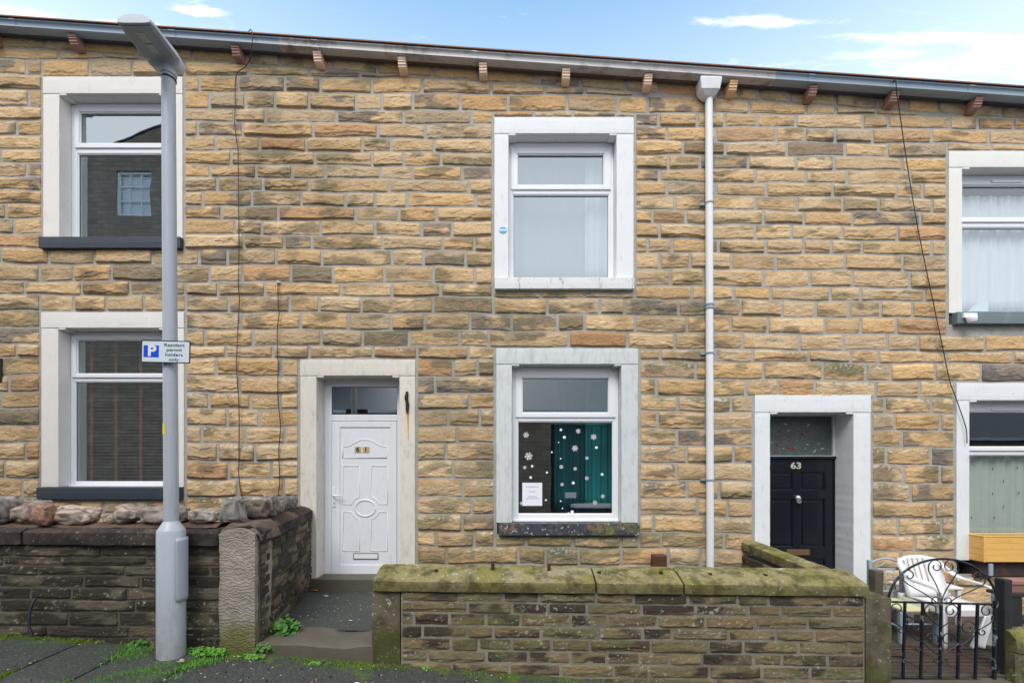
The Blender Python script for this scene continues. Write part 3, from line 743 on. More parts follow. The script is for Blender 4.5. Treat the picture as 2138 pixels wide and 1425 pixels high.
# middle house
surround(house[1], 'um', OPEN['um'], (1062, 283, 1286), M['paint_white'], 584, M['sill_white'], sillx=(1033, 1321))
w3, l3, t3 = window(house[1], (1062, 283, 1286), 584, (1082, 324, 1259, 386), (1072.5, 407.5, 1270, 578), M['glass_hi'], sash=(1067, 310, 1275, 397))
surround(house[1], 'lm', OPEN['lm'], (1069, 761, 1296), M['paint_grey'], 1090, M['sill_peel'], sillx=(1041, 1332), sillproud=.06)
w4, l4, t4 = window(house[1], (1069, 761, 1296), 1090, (1091.5, 790, 1269, 860), (1082.5, 881, 1278.5, 1071), M['glass'], sash=(1076, 777, 1285, 871))
# right house
surround(house[2], 'ur', OPEN['ur'], (2004, 353, 2229), M['paint_right'], 655, M['sill_grey'], sillx=(1984, 2262), sillproud=.06)
w5, l5, t5 = window(house[2], (2004, 353, 2229), 655, (2003, 389, 2180, 454), (1998, 476, 2184, 651), M['glass_lo'], vent=(2066, 2130, 378, 384))
surround(house[2], 'lr', OPEN['lr'], (2019, 836, 2245), M['paint_white'], 1168, M['sill_red'], sillx=(2025, 2290), sillproud=.08)
w6, l6, t6 = window(house[2], (2019, 836, 2245), 1168, (2016, 861, 2195, 931), (2012, 951, 2200, 1150), M['glass_lo'], vent=(2066, 2130, 853, 857))
# a door surround of the left-hand house just outside the frame keeps that wall whole from other positions
surround(house[0], 'fl', OPEN['fl'], (-297, 735, -123), M['paint_cream'], 1200, None, depth=.2, sill=False, name='door_surround')
m_ = MB(); m_.box(tox(-297), tox(-123), .2, .25, toz(1200), toz(735)); m_.build('door', M['black_gloss'], house[0])

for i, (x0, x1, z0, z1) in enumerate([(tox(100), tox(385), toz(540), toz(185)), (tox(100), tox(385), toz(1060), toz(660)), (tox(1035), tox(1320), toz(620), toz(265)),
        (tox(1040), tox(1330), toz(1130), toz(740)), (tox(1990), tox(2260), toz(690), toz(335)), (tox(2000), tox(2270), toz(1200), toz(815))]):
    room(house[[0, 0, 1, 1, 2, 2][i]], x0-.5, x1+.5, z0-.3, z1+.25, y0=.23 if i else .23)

# curtains, blinds and other things inside the windows (things of their own)
def curtain(name, label, mat, x0, x1, z0, z1, y, folds=9, amp=.02, taper=0, grp=None):
    nx = int(abs(x1-x0)/.012)+2; vs = []; nz = 8
    for j in range(nz):
        t_ = j/(nz-1)
        for i in range(nx):
            s_ = i/(nx-1); xx = x0+(x1-x0)*s_
            vs.append((xx+taper*t_*(s_-.5), y+amp*math.sin(s_*folds*6.28+math.sin(s_*13)*1.2+t_*.6)*(.6+.4*t_)+.01*math.sin(s_*37), z1+(z0-z1)*t_))
    fs = [(j*nx+i, j*nx+i+1, (j+1)*nx+i+1, (j+1)*nx+i) for j in range(nz-1) for i in range(nx-1)]
    m_ = MB(); m_.add(vs, fs); o = m_.build(name, mat, smooth='all')
    md = o.modifiers.new('thick', 'SOLIDIFY'); md.thickness = .002
    return tag(o, label, 'curtain', grp)
def blind(label, x0, x1, z0, z1, y, mat, tapes=None, pitch=.05, tilt=35):
    b_ = empty('venetian_blind'); tag(b_, label, 'blind')
    m_ = MB(); z = z0
    c, s_ = math.cos(R(tilt))*.024, math.sin(R(tilt))*.024
    while z < z1-.03:
        m_.add([(x0, y-c, z-s_), (x1, y-c, z-s_), (x1, y+c, z+s_), (x0, y+c, z+s_), (x0, y-c, z-s_+.003), (x1, y-c, z-s_+.003), (x1, y+c, z+s_+.003), (x0, y+c, z+s_+.003)],
               [(0, 3, 2, 1), (4, 5, 6, 7), (0, 1, 5, 4), (2, 3, 7, 6), (0, 4, 7, 3), (1, 2, 6, 5)]); z += pitch
    m_.build('slats', mat, b_)
    m_ = MB(); m_.box(x0, x1, y-.03, y+.03, z1-.03, z1+.02); m_.build('head_rail', mat, b_, bevel=.003)
    for xt in tapes or []:
        m_ = MB(); m_.box(xt-.021, xt+.021, y-.031, y-.029, z0, z1); m_.build('tape', M['tape'], b_)
    return b_
bx0, bx1 = WX(190, .25), WX(352, .25)
blind('dark brown venetian blind with terracotta tapes behind the lower left window', bx0-.05, bx1, l2[2]-.02, t2[3]+.03, .26, M['slat'], [WX(p, .23) for p in (191, 242, 294, 345)], pitch=.042)
blind('fine grey venetian blind drawn behind the upper left window', l1[0]-.03, l1[1]+.03, l1[2]-.02, l1[3]+.02, .25, M['slat_grey'], pitch=.03, tilt=55)
curtain('net_curtain', 'plain pale sheet added behind the upper middle window to brighten its panes', M['pane_brightener'], t3[0]-.05, t3[1]+.05, l3[2]-.02, t3[3]+.1, .36, 2, .004)  # plain sheet added behind the glass so the panes look as bright as reflected sky
curtain('side_curtain', 'narrow white curtain hanging at the right side of the upper middle window', M['net'], WX(1222, .29), l3[1]+.08, l3[2]-.02, t3[3]+.1, .29, 3, .02)
curtain('side_curtain', 'teal curtain hanging at the right inside the snowflake window', M['curtain_teal'], WX(1222, .6), l4[1]+.35, l4[2]-.1, t4[3]+.1, .58, 6, .035)
curtain('side_curtain', 'darker teal curtain panel further back in the snowflake window', M['curtain_teal2'], WX(1158, .8), WX(1235, .8), l4[2]-.1, t4[3]+.1, .80, 4, .03)
curtain('net_curtain', 'white net curtain gathered behind the upper right window', M['net'], l5[0]-.03, l5[1]+.1, l5[2]-.02, t5[3]-.06, .24, 15, .014)
nc = curtain('net_curtain', 'cream patterned net curtain behind the lower right window', M['net_cream'], l6[0]-.03, l6[1]+.1, l6[2]-.02, l6[3]+.03, .23, 11, .016)
# little motif on the cream net
for k, (px, py) in enumerate([(2072, 978), (2095, 1004), (2072, 1030), (2096, 1057), (2076, 1080), (2124, 976), (2127, 1028), (2028, 1080)]):
    x_, z_ = W(px, py, .205); m_ = MB(); m_.prism([(x_-.008, z_), (x_, z_-.022), (x_+.008, z_), (x_, z_+.022)], .204, .206); m_.build('embroidered_motif', M['wood_old'], nc)
# ironing board / table with white cloth seen through the lower middle window
m_ = MB(); tx0, tz = W(1192, 1052, .30); 
pts = [(tx0, .35), (tx0+.05, .29), (tx0+.25, .25), (tx0+1.0, .24), (tx0+1.0, .50), (tx0+.25, .49), (tx0+.05, .42)]
n_ = len(pts); m_.add([(p[0], p[1], tz) for p in pts]+[(p[0], p[1], tz-.05) for p in pts], [tuple(range(n_)), tuple(range(2*n_-1, n_-1, -1))]+[(i, (i+1) % n_, n_+(i+1) % n_, n_+i) for i in range(n_)])
ib = empty('ironing_board'); tag(ib, 'white covered ironing board at the right inside the snowflake window', 'ironing board')
m_.build('board_top', M['white_cloth'], ib, bevel=.01)
for q in (.25, .85):
    m_ = MB(); m_.tube([(tx0+q, .34, tz-.05), (tx0+q+.3*(1 if q < .5 else -1), .66, l4[2]-.55)], .012); m_.build('leg', M['chair_metal'], ib)
# objects on the sill of the upper right window
m_ = MB(); a = W(2022, 650, .2); b = W(2064, 650, .2); c = W(2060, 629, .2); d_ = W(2035, 637, .2)
m_.prism([a, b, (b[0], c[1]), (c[0]-.04, c[1]), (d_[0], d_[1])], .20, .215); tag(m_.build('folded_paper', M['paper'], bevel=.003), 'crumpled white paper on the inside sill of the upper right window', 'paper')

# snowflake stickers, notice: sub-parts of the lower middle window
def snowflake(px, py, rpx, par, y):
    x_, z_ = W(px, py, y); r_ = rpx/165*.86; m_ = MB()
    if rpx < 4.2:
        m_.lathe([(r_, 0), (r_, .001)], (0, 0, 0), 10)
        m_.v = [(x_+v[0], y-v[2], z_+v[1]) for v in m_.v]
    else:
        th = max(.0042, r_*.13); ph = (px*13 % 60)*math.pi/180
        for k in range(6):
            a_ = ph+k*math.pi/3; c, s_ = math.cos(a_), math.sin(a_)
            def seg(u0, v0, u1, v1, t_):
                dx, dz = u1-u0, v1-v0; L_ = math.hypot(dx, dz); nx, nz = -dz/L_*t_/2, dx/L_*t_/2
                q = [(u0+nx, v0+nz), (u1+nx, v1+nz), (u1-nx, v1-nz), (u0-nx, v0-nz)]
                m_.prism([(x_+c*p[0]-s_*p[1], z_+s_*p[0]+c*p[1]) for p in q], y-.0008-k*.0001, y)
            seg(0, 0, r_, 0, th); seg(r_*.5, 0, r_*.82, r_*.3, th*.8); seg(r_*.5, 0, r_*.82, -r_*.3, th*.8)
            if rpx > 6: seg(r_*.3, 0, r_*.45, r_*.22, th*.8); seg(r_*.3, 0, r_*.45, -r_*.22, th*.8)
    m_.build('snowflake_sticker', M['flake'], par)
YP = WY+.026
for (zx, zy, zr) in [(375, 657, 24), (720, 632, 20), (822, 670, 24), (605, 623, 10), (628, 672, 12), (840, 740, 11), (698, 745, 25), (392, 797, 33), (777, 810, 14), (545, 771, 7), (604, 813, 6),
        (608, 868, 17), (700, 880, 15), (415, 863, 10), (366, 872, 14), (777, 943, 16), (878, 917, 11), (513, 905, 9), (405, 938, 11), (687, 974, 12), (613, 984, 14), (882, 1062, 16),
        (506, 1087, 8), (604, 1094, 6), (345, 1108, 15), (830, 1104, 18), (615, 1142, 6), (680, 1165, 13), (655, 1170, 5), (590, 706, 5)]:
    snowflake(980+zx/3.1675, 700+zy/3.1675, zr/3.1675, w4, YP)
m_ = MB(); a = W(1090.5, 1055, YP); b = W(1132, 1007, YP); m_.box(a[0], b[0], YP-.0015, YP, a[1], b[1]); m_.build('paper_notice', M['paper'], w4)
# lines of faint print
m_ = MB(); cxn = (a[0]+b[0])/2
for py, wd in ((1015.5, 28), (1025.5, 13), (1036, 17), (1040, 26)):
    z_ = WZ(py, YP); rr = random.Random(py); x_ = cxn-wd/165/2
    while x_ < cxn+wd/165/2:
        q = rr.uniform(.008, .02); m_.box(x_, x_+q, YP-.0025, YP-.0015, z_-.0045, z_+.0045); x_ += q+.005
m_.build('notice_print', M['ink'], w4)
m_ = MB(); a = W(1180, 1039, .45); b = W(1203, 1027, .45); m_.box(a[0], b[0], .45, .453, a[1], b[1]); tag(m_.build('letter_envelope', M['paper']), 'small pale envelope standing behind the snowflake window beside the ironing board', 'envelope')
# blue round sticker on the jamb
x_, z_ = W(1050, 480.5, -FP); m_ = MB(); m_.lathe([(.05, 0), (.05, .003)], (0, 0, 0), 20)
m_.v = [(x_+v[0], -FP-.002-v[2], z_+v[1]*.82) for v in m_.v]; st = m_.build('round_sticker', M['sticker_blue'], w3)
m_ = MB(); m_.box(x_-.047, x_+.047, -FP-.0062, -FP-.005, z_-.008, z_+.008); m_.build('sticker_band', M['flake'], w3)

# ---------------------------------------------------------------- door 61
def text(body, name, mat, x_, z_, y_, size, par, align='CENTER', ext=.001, bold=0, sx=1.0, rot=0):
    cu_ = bpy.data.curves.new(name, 'FONT'); cu_.body = body; cu_.size = size; cu_.align_x = align; cu_.align_y = 'CENTER'; cu_.extrude = ext; cu_.offset = bold
    cu_.resolution_u = 3; cu_.space_character = 1.08 if len(body) > 2 else 1.0
    o = bpy.data.objects.new(name, cu_); COL.objects.link(o)
    dg = bpy.context.evaluated_depsgraph_get(); me = bpy.data.meshes.new_from_object(o.evaluated_get(dg)); bpy.data.objects.remove(o)
    ob = bpy.data.objects.new(name, me); COL.objects.link(ob); me.materials.clear(); me.materials.append(mat)
    me.transform(Matrix.Translation((x_, y_, z_)) @ Matrix.Rotation(rot, 4, 'Y') @ Matrix.Rotation(R(90), 4, 'X') @ Matrix.Scale(sx, 4, (1, 0, 0)))
    if par: ob.parent = par
    return ob
surround(house[1], 'd61', OPEN['d61'], (663, 785, 835), M['paint_old'], 1212, None, depth=.26, sill=False, name='door_surround', shoulder=True)
DY = .20
def dp(px, py): return W(px, py, DY)
d61 = empty('door'); d61.parent = house[1]; d61['label'] = 'white plastic panelled door numbered 61 with fanlight'
fx0, fx1 = tox(663), tox(835); fz1 = toz(785); zth = WZ(1207, DY-.02)
f0 = WX(692.5, DY); f1 = WX(829, DY)
m_ = MB()
m_.box(fx0, f0, DY, DY+.07, zth+.03, fz1); m_.box(f1, fx1, DY, DY+.07, zth+.03, fz1)
m_.box(f0, f1, DY, DY+.07, WZ(807, DY)+.0, fz1); m_.box(f0, f1, DY, DY+.07, WZ(878, DY), WZ(865, DY))
m_.build('frame', M['upvc_door'], d61, bevel=.005)
m_ = MB(); m_.box(fx0, fx1, DY-.05, DY+.05, zth, zth+.045); m_.build('threshold', M['upvc'], d61, bevel=.005)
m_ = MB(); m_.add([(f0, DY+.02, WZ(865, DY)), (f1, DY+.02, WZ(865, DY)), (f1, DY+.02, WZ(807, DY)), (f0, DY+.02, WZ(807, DY))], [(0, 1, 2, 3)]); m_.build('fanlight_pane', M['glass'], d61)
m_ = MB(); m_.frame(f0, f1, WZ(865, DY), WZ(807, DY), .006, DY+.01, DY+.03); m_.build('seal', M['gasket'], d61)
lz0, lz1 = zth+.05, WZ(879, DY)
m_ = MB(); p0 = dp(709, 1179); p1 = dp(816, 891)
m_.frame(f0+.004, f1-.004, lz0, lz1, (p0[0]-f0-.004, f1-.004-p1[0], p0[1]-lz0, lz1-p1[1]), DY-.006, DY+.045)
m_.build('leaf', M['upvc_door'], d61, bevel=.004)
m_ = MB(); m_.box(p0[0]-.004, p1[0]+.004, DY+.006, DY+.04, p0[1]-.004, p1[1]+.004); m_.build('panel', M['upvc_door'], d61, bevel=.002)
m_ = MB(); m_.frame(p0[0], p1[0], p0[1], p1[1], .008, DY-.002, DY+.006); m_.build('panel_bead', M['upvc_door'], d61, bevel=.003)
def mould(pts, closed=True, r_=.0075, yy=DY+.007, par=d61, mat=None):
    q = [(*dp(*p), ) for p in pts]; v = [Vector((a_[0], yy, a_[1])) for a_ in q]
    if closed: v = v+[v[0], v[1]]
    m2 = MB(); m2.tube(v, r_, 8); m2.build('moulding', mat or M['upvc_door'], par, smooth='all')
arc = [(715.5, 955.5), (715.5, 932)]+[(724, 931)]+[(730+64*k/12, 930-13*math.sin(math.pi*k/12)) for k in range(13)]+[(800, 931), (807.5, 932), (807.5, 955.5)]
mould(arc)
ocx, ocy = 762.5, 1060
def qarc(sx, sy):
    # panels with the quarter next to the oval scooped out
    X0 = ocx+sx*46; X1 = ocx+sx*12.5; YA = ocy+sy*(88 if sy < 0 else 89.5); YB = ocy+sy*8
    pts = [(X0, YA), (X1, YA)]
    for k in range(9):
        a_ = 1.14+(.313-1.14)*k/8; pts.append((ocx+sx*math.cos(a_)*30, ocy+sy*math.sin(a_)*26))
    pts += [(X0, YB)]; return pts
for sx in (-1, 1):
    for sy in (-1, 1): mould(qarc(sx, sy))
mould([(ocx+21*math.cos(k*math.pi/14), ocy+17*math.sin(k*math.pi/14)) for k in range(28)], r_=.011)
m_ = MB(); a = dp(738, 1166.5); b = dp(789.5, 1154); m_.frame(a[0], b[0], a[1], b[1], .007, DY-.004, DY+.008); lp = m_.build('letter_plate', M['sign_black'], d61, bevel=.002)
m_ = MB(); m_.box(a[0]+.007, b[0]-.007, DY-.002, DY+.006, a[1]+.007, b[1]-.007); m_.build('letter_flap', M['upvc'], d61, bevel=.002)
m_ = MB(); a = dp(694.5, 1057); b = dp(701.5, 1016); m_.box(a[0], b[0], DY-.018, DY-.005, a[1], b[1]); m_.build('handle_plate', M['upvc'], d61, bevel=.004)
m_ = MB(); hx, hz = dp(698, 1033.5); m_.tube([(hx, DY-.015, hz), (hx, DY-.05, hz), (hx+.02, DY-.06, hz), (hx+.12, DY-.058, hz-.003)], .009, 8); m_.build('handle', M['upvc'], d61, smooth='all')
m_ = MB(); kx, kz = dp(698.5, 1049); m_.box(kx-.005, kx+.005, DY-.020, DY-.017, kz-.018, kz+.012); m_.build('keyhole', M['gasket'], d61)
for ch, a_, b_ in (('6', 740.5, 753.8), ('1', 756.8, 771)):
    a = dp(a_, 944); b = dp(b_, 932); m_ = MB(); m_.box(a[0], b[0], DY-.001, DY+.008, a[1], b[1]); m_.build('number_plate', M['number_plate'], d61)
    text(ch, 'door_number', M['sign_black'], (a[0]+b[0])/2, (a[1]+b[1])/2, DY-.003, .088, d61, bold=.0015, sx=1.15)
# rusty gate hook and its stain on the jamb
x_, z_ = W(850.5, 840, -FP); rz = [W(851, 818, -.03), W(849, 830, -.03), W(852, 845, -.03), W(851, 861, -.03)]
m_ = MB(); m_.tube([(rz[0][0], -.05, rz[0][1]), (rz[1][0], -.07, rz[1][1]), (rz[2][0], -.045, rz[2][1]), (rz[3][0], -.05, rz[3][1])], [.016, .019, .021, .015], 7); m_.box(x_-.017, x_+.012, -FP-.02, -FP+.01, z_-.1, z_+.1)
hk = m_.build('rusty_hook', M['rust'], house[1])
m_ = MB(); pts = [W(848.5, 861, -.03), W(854.5, 861, -.03), W(854, 885, -.03), W(853.2, 917, -.03), W(851.8, 918, -.03), W(851.2, 890, -.03)]; m_.prism(pts, -FP-.0035, -FP); m_.build('rust_stain', M['rust_stain'], house[1])
# the hall behind the fanlight
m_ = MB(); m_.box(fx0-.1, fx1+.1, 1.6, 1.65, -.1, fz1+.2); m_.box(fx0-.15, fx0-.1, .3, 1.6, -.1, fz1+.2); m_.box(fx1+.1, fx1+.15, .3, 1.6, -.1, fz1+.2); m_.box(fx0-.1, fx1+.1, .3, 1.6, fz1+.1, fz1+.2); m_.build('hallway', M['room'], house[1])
# ---------------------------------------------------------------- door 63
surround(house[2], 'd63', OPEN['d63'], (1605, 861, 1778), M['paint_white'], 1300, None, depth=.34, sill=False, name='door_surround')
D3 = .29
d63 = empty('door'); d63.parent = house[2]; d63['label'] = 'black panelled door numbered 63 under a patterned glass fanlight'
gx0, gx1 = tox(1605), tox(1778); zt3 = toz(861)
zl = WZ(957, D3); zb3 = -.12
def d3p(px, py, o_=0): return W(px, py, D3+o_)
m_ = MB(); m_.frame(gx0, gx1, zl+.03, zt3+.0, (.03, .03, .01, .012), D3-.01, D3+.05); m_.build('frame', M['paint_grey'], d63, bevel=.004)
m_ = MB(); m_.box(gx0, gx1, D3-.03, D3+.05, zl-.002, zl+.034); m_.build('transom', M['black_gloss'], d63, bevel=.006)
m_ = MB(); nxg, nzg = 30, 20; X0_, X1_ = gx0+.03, gx1-.03; Z0_, Z1_ = zl+.04, zt3-.012
m_.add([(X0_, D3+.02, Z0_), (X1_, D3+.02, Z0_), (X1_, D3+.02, Z1_), (X0_, D3+.02, Z1_)], [(0, 1, 2, 3)]); m_.build('fanlight_pane', M['frosted'], d63)
rr = random.Random(5)
m_ = MB(); m2 = MB()
for (zx, zy) in [(265, 280), (290, 262), (330, 285), (325, 262), (292, 305), (360, 307), (395, 275), (410, 325), (465, 322), (245, 317), (445, 357), (390, 382), (330, 340), (415, 237), (300, 345), (275, 325), (350, 345), (435, 292), (262, 355), (310, 232), (480, 345), (385, 297), (400, 345)]:
    px, py = 1500+zx/2.21, 780+zy/2.21; x_, z_ = W(px, py, D3+.01); a_ = rr.uniform(-.6, .9); L_ = rr.uniform(.018, .034); h_ = L_*.34
    tgt = MB(); pale = rr.random() < .3
    c, s_ = math.cos(a_), math.sin(a_); q = [(-L_, 0), (0, -h_), (L_, 0), (0, h_)]
    tgt.prism([(x_+c*p[0]-s_*p[1], z_+s_*p[0]+c*p[1]) for p in q], D3+.012, D3+.019); tgt.build('glass_petal', M['pale_leaf'] if pale else M['red_leaf'], d63)

m_ = MB(); m_.box(gx0, gx0+.02, D3-.01, D3+.05, zb3, zl-.004); m_.box(gx1-.022, gx1, D3-.01, D3+.05, zb3, zl-.004); m_.build('frame', M['black_gloss'], d63, bevel=.004)
m_ = MB(); lx0, lx1 = gx0+.024, gx1-.026; lzt = zl-.008
rec = []   # recessed panels
for (a_, b_, c_, d_) in ((1598, 1656, 984, 1023), (1671, 1723, 984, 1023), (1598, 1656, 1040, 1141), (1671, 1723, 1040, 1141), (1598, 1656, 1165, 1235), (1671, 1723, 1165, 1235)):
    p = d3p(a_, d_); q = d3p(b_, c_); rec.append((p[0], q[0], p[1], q[1]))
# stiles & rails
xm0, xm1 = rec[0][1], rec[1][0]
m_.box(lx0, rec[0][0], D3, D3+.045, zb3+.02, lzt); m_.box(rec[1][1], lx1, D3, D3+.045, zb3+.02, lzt); m_.box(xm0, xm1, D3, D3+.045, zb3+.02, lzt)
zz = [lzt, rec[0][3], rec[0][2], rec[2][3], rec[2][2], rec[4][3], rec[4][2], zb3+.02]
for k in range(0, 8, 2):
    for (a_, b_) in ((rec[0][0], xm0), (xm1, rec[1][1])): m_.box(a_, b_, D3+.0005, D3+.045, zz[k+1], zz[k])
m_.build('leaf', M['black_gloss'], d63, bevel=.003)
for (a_, b_, c_, d_) in rec:
    m_ = MB(); m_.box(a_, b_, D3+.02, D3+.04, c_, d_); m_.frame(a_, b_, c_, d_, .012, D3+.006, D3+.022)
    m_.box(a_+.035, b_-.035, D3+.008, D3+.02, c_+.035, d_-.035); m_.build('panel', M['black_gloss'], d63, bevel=.004)
x_, z_ = d3p(1661.5, 972); text('63', 'door_number', M['number_cream'], x_, z_, D3-.004, .115, d63, bold=.003, sx=1.3, ext=.003)
x_, z_ = d3p(1664, 1041); m_ = MB()
m_.lathe([(.004, -.045), (.022, -.03), (.036, 0), (.038, .02), (.028, .042), (.006, .052)], (x_, D3-.02, z_), 12); m_.tube([(x_+.028*math.cos(a_), D3-.045, z_-.02+.03*math.sin(a_)) for a_ in [k*math.pi/6+math.pi for k in range(7)]], .006, 6)
m_.build('knocker', M['silver'], d63, smooth=True)
m_ = MB(); a = d3p(1642, 1158); b = d3p(1690, 1146); m_.box(a[0], b[0], D3-.006, D3+.004, a[1], b[1]); m_.frame(a[0]+.012, b[0]-.012, a[1]+.012, b[1]-.012, .004, D3-.010, D3-.004); m_.build('letter_plate', M['brass'], d63, bevel=.002)

# ---------------------------------------------------------------- downpipe, vents
dpipe = empty('downpipe'); dpipe.parent = house[1]
PY = -.085
xt, zt_ = W(1480, 205, PY); xb_, zb_ = W(1483, 1196, PY)
m_ = MB(); m_.tube([(xt, PY, zt_+.02), (xb_, PY, zb_-.3)], .045, 20); m_.build('pipe', M['pipe_white'], dpipe, smooth=True)
ha = W(1460, 162, -.17); hb = W(1507, 162, -.17); hz0 = WZ(190, -.17)
m_ = MB()
def hop(z_, wx, y0, y1, cx_): return [(cx_-wx, y0, z_), (cx_+wx, y0, z_), (cx_+wx, y1, z_), (cx_-wx, y1, z_)]
cxh = (ha[0]+hb[0])/2; zt2 = ha[1]
vs = hop(zt2+.01, .125, -.19, -.03, cxh)+hop(zt2-.02, .135, -.20, -.03, cxh)+hop(zt2-.14, .115, -.185, -.035, cxh)+hop(zt2-.20, .05, -.135, -.04, cxh)
fs = [(0, 1, 2, 3), (15, 14, 13, 12)]+[(4*k+i, 4*k+(i+1) % 4, 4*k+4+(i+1) % 4, 4*k+4+i) for k in range(3) for i in range(4)]
m_.add(vs, fs); m_.build('hopper', M['pipe_white'], dpipe, bevel=.012, seg=3)
for py, wd in ((424, .052), (636, .056), (643, .056), (737, .054), (1001, .054)):
    z_ = WZ(py, PY); x_ = xt+(xb_-xt)*(zt_-z_)/(zt_-zb_); m_ = MB(); m_.lathe([(wd, -.009), (wd, .009)], (x_, PY, z_), 20)
    if py in (737, 1001, 424): m_.box(x_-.10, x_+.06, PY+.02, PY+.07, z_-.012, z_+.012)
    m_.build('pipe_bracket', M['gutter_grey'], dpipe, smooth=True)
m_ = MB(); a = W(1364, 1186, -.12); b = W(1392, 1158, -.12); m_.box(a[0]-.004, b[0], -.14, -.02, a[1]-.35, b[1]); tag(m_.build('vent_duct', M['brown_plastic'], bevel=.01), 'short brown plastic duct standing at the wall below the snowflake window', 'duct')
# security camera under upper right window
cam_ = empty('security_camera'); tag(cam_, 'small white camera on the grey sill of the upper right window', 'camera')
m_ = MB(); a = W(2010, 663, -.09); b = W(2020, 656, -.09); m_.box(a[0]-.01, b[0]+.1, -.12, -.072, a[1]-.01, b[1]+.01); m_.build('camera_mount', M['upvc'], cam_, bevel=.01, seg=3)
x_, z_ = W(2029, 665, -.15); m_ = MB(); m_.lathe([(.012, -.05), (.04, -.04), (.052, -.01), (.052, .01), (.045, .03), (.02, .045)], (x_, -.15, z_), 18); m_.build('camera_dome', M['upvc'], cam_, smooth=True)
# plaque at far left
m_ = MB(); a = W(-14, 797, -.03); b = W(5, 748, -.03); m_.box(a[0], b[0], -.05, -.02, a[1], b[1]); tag(m_.build('wall_plaque', M['sign_black'], bevel=.008), 'black plaque on the stone wall at the far left edge', 'plaque')

# ---------------------------------------------------------------- cables
def cable(label, pts, r_, mat, y=-.068):
    pts = [p if len(p) < 3 or p[2] < -.07 else (p[0], p[1], -.068) for p in pts]; v = []
    P_ = [Vector((WX(p[0], p[2] if len(p) > 2 else y), p[2] if len(p) > 2 else y, WZ(p[1], p[2] if len(p) > 2 else y))) for p in pts]
    for i in range(len(P_)-1):
        p0 = P_[max(i-1, 0)]; p1 = P_[i]; p2 = P_[i+1]; p3 = P_[min(i+2, len(P_)-1)]
        for k in range(6):
            t_ = k/6; v.append(.5*((2*p1)+(-p0+p2)*t_+(2*p0-5*p1+4*p2-p3)*t_*t_+(-p0+3*p1-3*p2+p3)*t_**3))
    v.append(P_[-1]); m_ = MB(); m_.tube(v, r_, 6); return tag(m_.build('cable', mat, smooth='all'), label, 'cable')
cable('thin dark cable looping from the gutter and running down left of the white door', [(519, 66, -.1), (524, 62, -.22), (527, 72, -.26), (526, 95, -.25), (524, 118, -.2), (512, 140, -.1), (493, 158, -.055), (491, 220), (490, 257), (491, 270), (495, 300), (497, 316), (498, 400), (499, 520), (498, 600), (500, 620), (497, 680), (494, 760), (496, 800), (499, 850), (499, 960), (498, 980), (501, 1015), (508, 1046)], .0055, M['cable'])
cable('black cable hanging from a white clip between the left windows and the white door', [(580, 589), (581, 640), (583, 650), (579, 690), (579, 740), (581, 760), (580, 820), (583, 860), (586, 890), (583, 925), (582, 950), (584, 1000), (581, 1035)], .006, M['cable'])
m_ = MB(); x_, z_ = W(581, 589, -.05); m_.box(x_-.014, x_+.014, -.06, -.03, z_-.012, z_+.014); m_.tube([(x_-.03, -.05, z_+.012), (x_, -.06, z_-.004), (x_+.035, -.05, z_+.008)], .006, 6); tag(m_.build('cable_clip', M['lamp_light'], bevel=.002), 'small pale clip at the top of the shorter wall cable', 'clip')
cable('dark cable slanting down from the gutter to the lower right window', [(1866, 172, -.20), (1868, 166, -.24), (1871, 176, -.24), (1872, 192, -.22), (1877, 225, -.17), (1889, 310, -.1), (1903, 400, -.08), (1921, 500, -.07), (1944, 610, -.07), (1965, 710, -.06), (1983, 795, -.05), (1994, 825, -.05), (2013, 880, -.05), (2018, 900, -.05), (2019, 925, -.045)], .006, M['cable'])

# ---------------------------------------------------------------- garden walls
def coping_loft(name, mat, parent, A, B, prof, colf, seed, du=.03, amp=.006):
    """profile (n outward, z) swept from A to B (x,y), end caps closed; z of profile is absolute at A end, follows dz"""
    A = Vector(A); B = Vector(B); L_ = (B-A).length; dirv = (B-A)/L_
    nrm = Vector((dirv.y, -dirv.x, 0)); 
    if nrm.y > 0 and abs(dirv.x) > .5: nrm = -nrm
    # subdivide profile
    P_ = []
    m0 = len(prof)
    for i in range(m0):
        a, b = prof[i], prof[(i+1) % m0]; k = max(1, int(math.hypot(b[0]-a[0], b[1]-a[1])/.03))
        for j in range(k): P_.append((a[0]+(b[0]-a[0])*j/k, a[1]+(b[1]-a[1])*j/k))
    P_ = np.array(P_); c = P_.mean(0); n = len(P_)
    us = np.linspace(0, L_, max(3, int(L_/du)))
    mb = MB(); vs = []; cols = []
    for ui, u in enumerate(us):
        endf = min(1, .55+min(u, L_-u)/.03*.45) if True else 1
        e = 1-(1-min(1, (min(u, L_-u)+.004)/.02))*.06
        k = np.arange(n)
        d = (fbm(u*11+k*0, k*.55, seed, 3)-.5)*2*amp+(vn(u*45+k*0, k*1.7, seed+3)-.5)*amp*.6
        dirp = P_-c; ln = np.linalg.norm(dirp, axis=1); dirp = dirp/np.maximum(ln, 1e-6)[:, None]
        Q = c+(P_-c)*e+dirp*d[:, None]
        base = A+dirv*u
        for q in Q: vs.append((base.x+nrm.x*q[0], base.y+nrm.y*q[0], base.z+q[1]))
        cols += colf(u+seed, P_, seed)
    m_ = len(us)
    fs = [(i*n+k, (i+1)*n+k, (i+1)*n+(k+1) % n, i*n+(k+1) % n) for i in range(m_-1) for k in range(n)]
    fs += [tuple(range(n)), tuple(range((m_-1)*n, m_*n))[::-1]]
    mb.add(vs, fs, cols); o = mb.build(name, mat, parent, smooth=True); return o
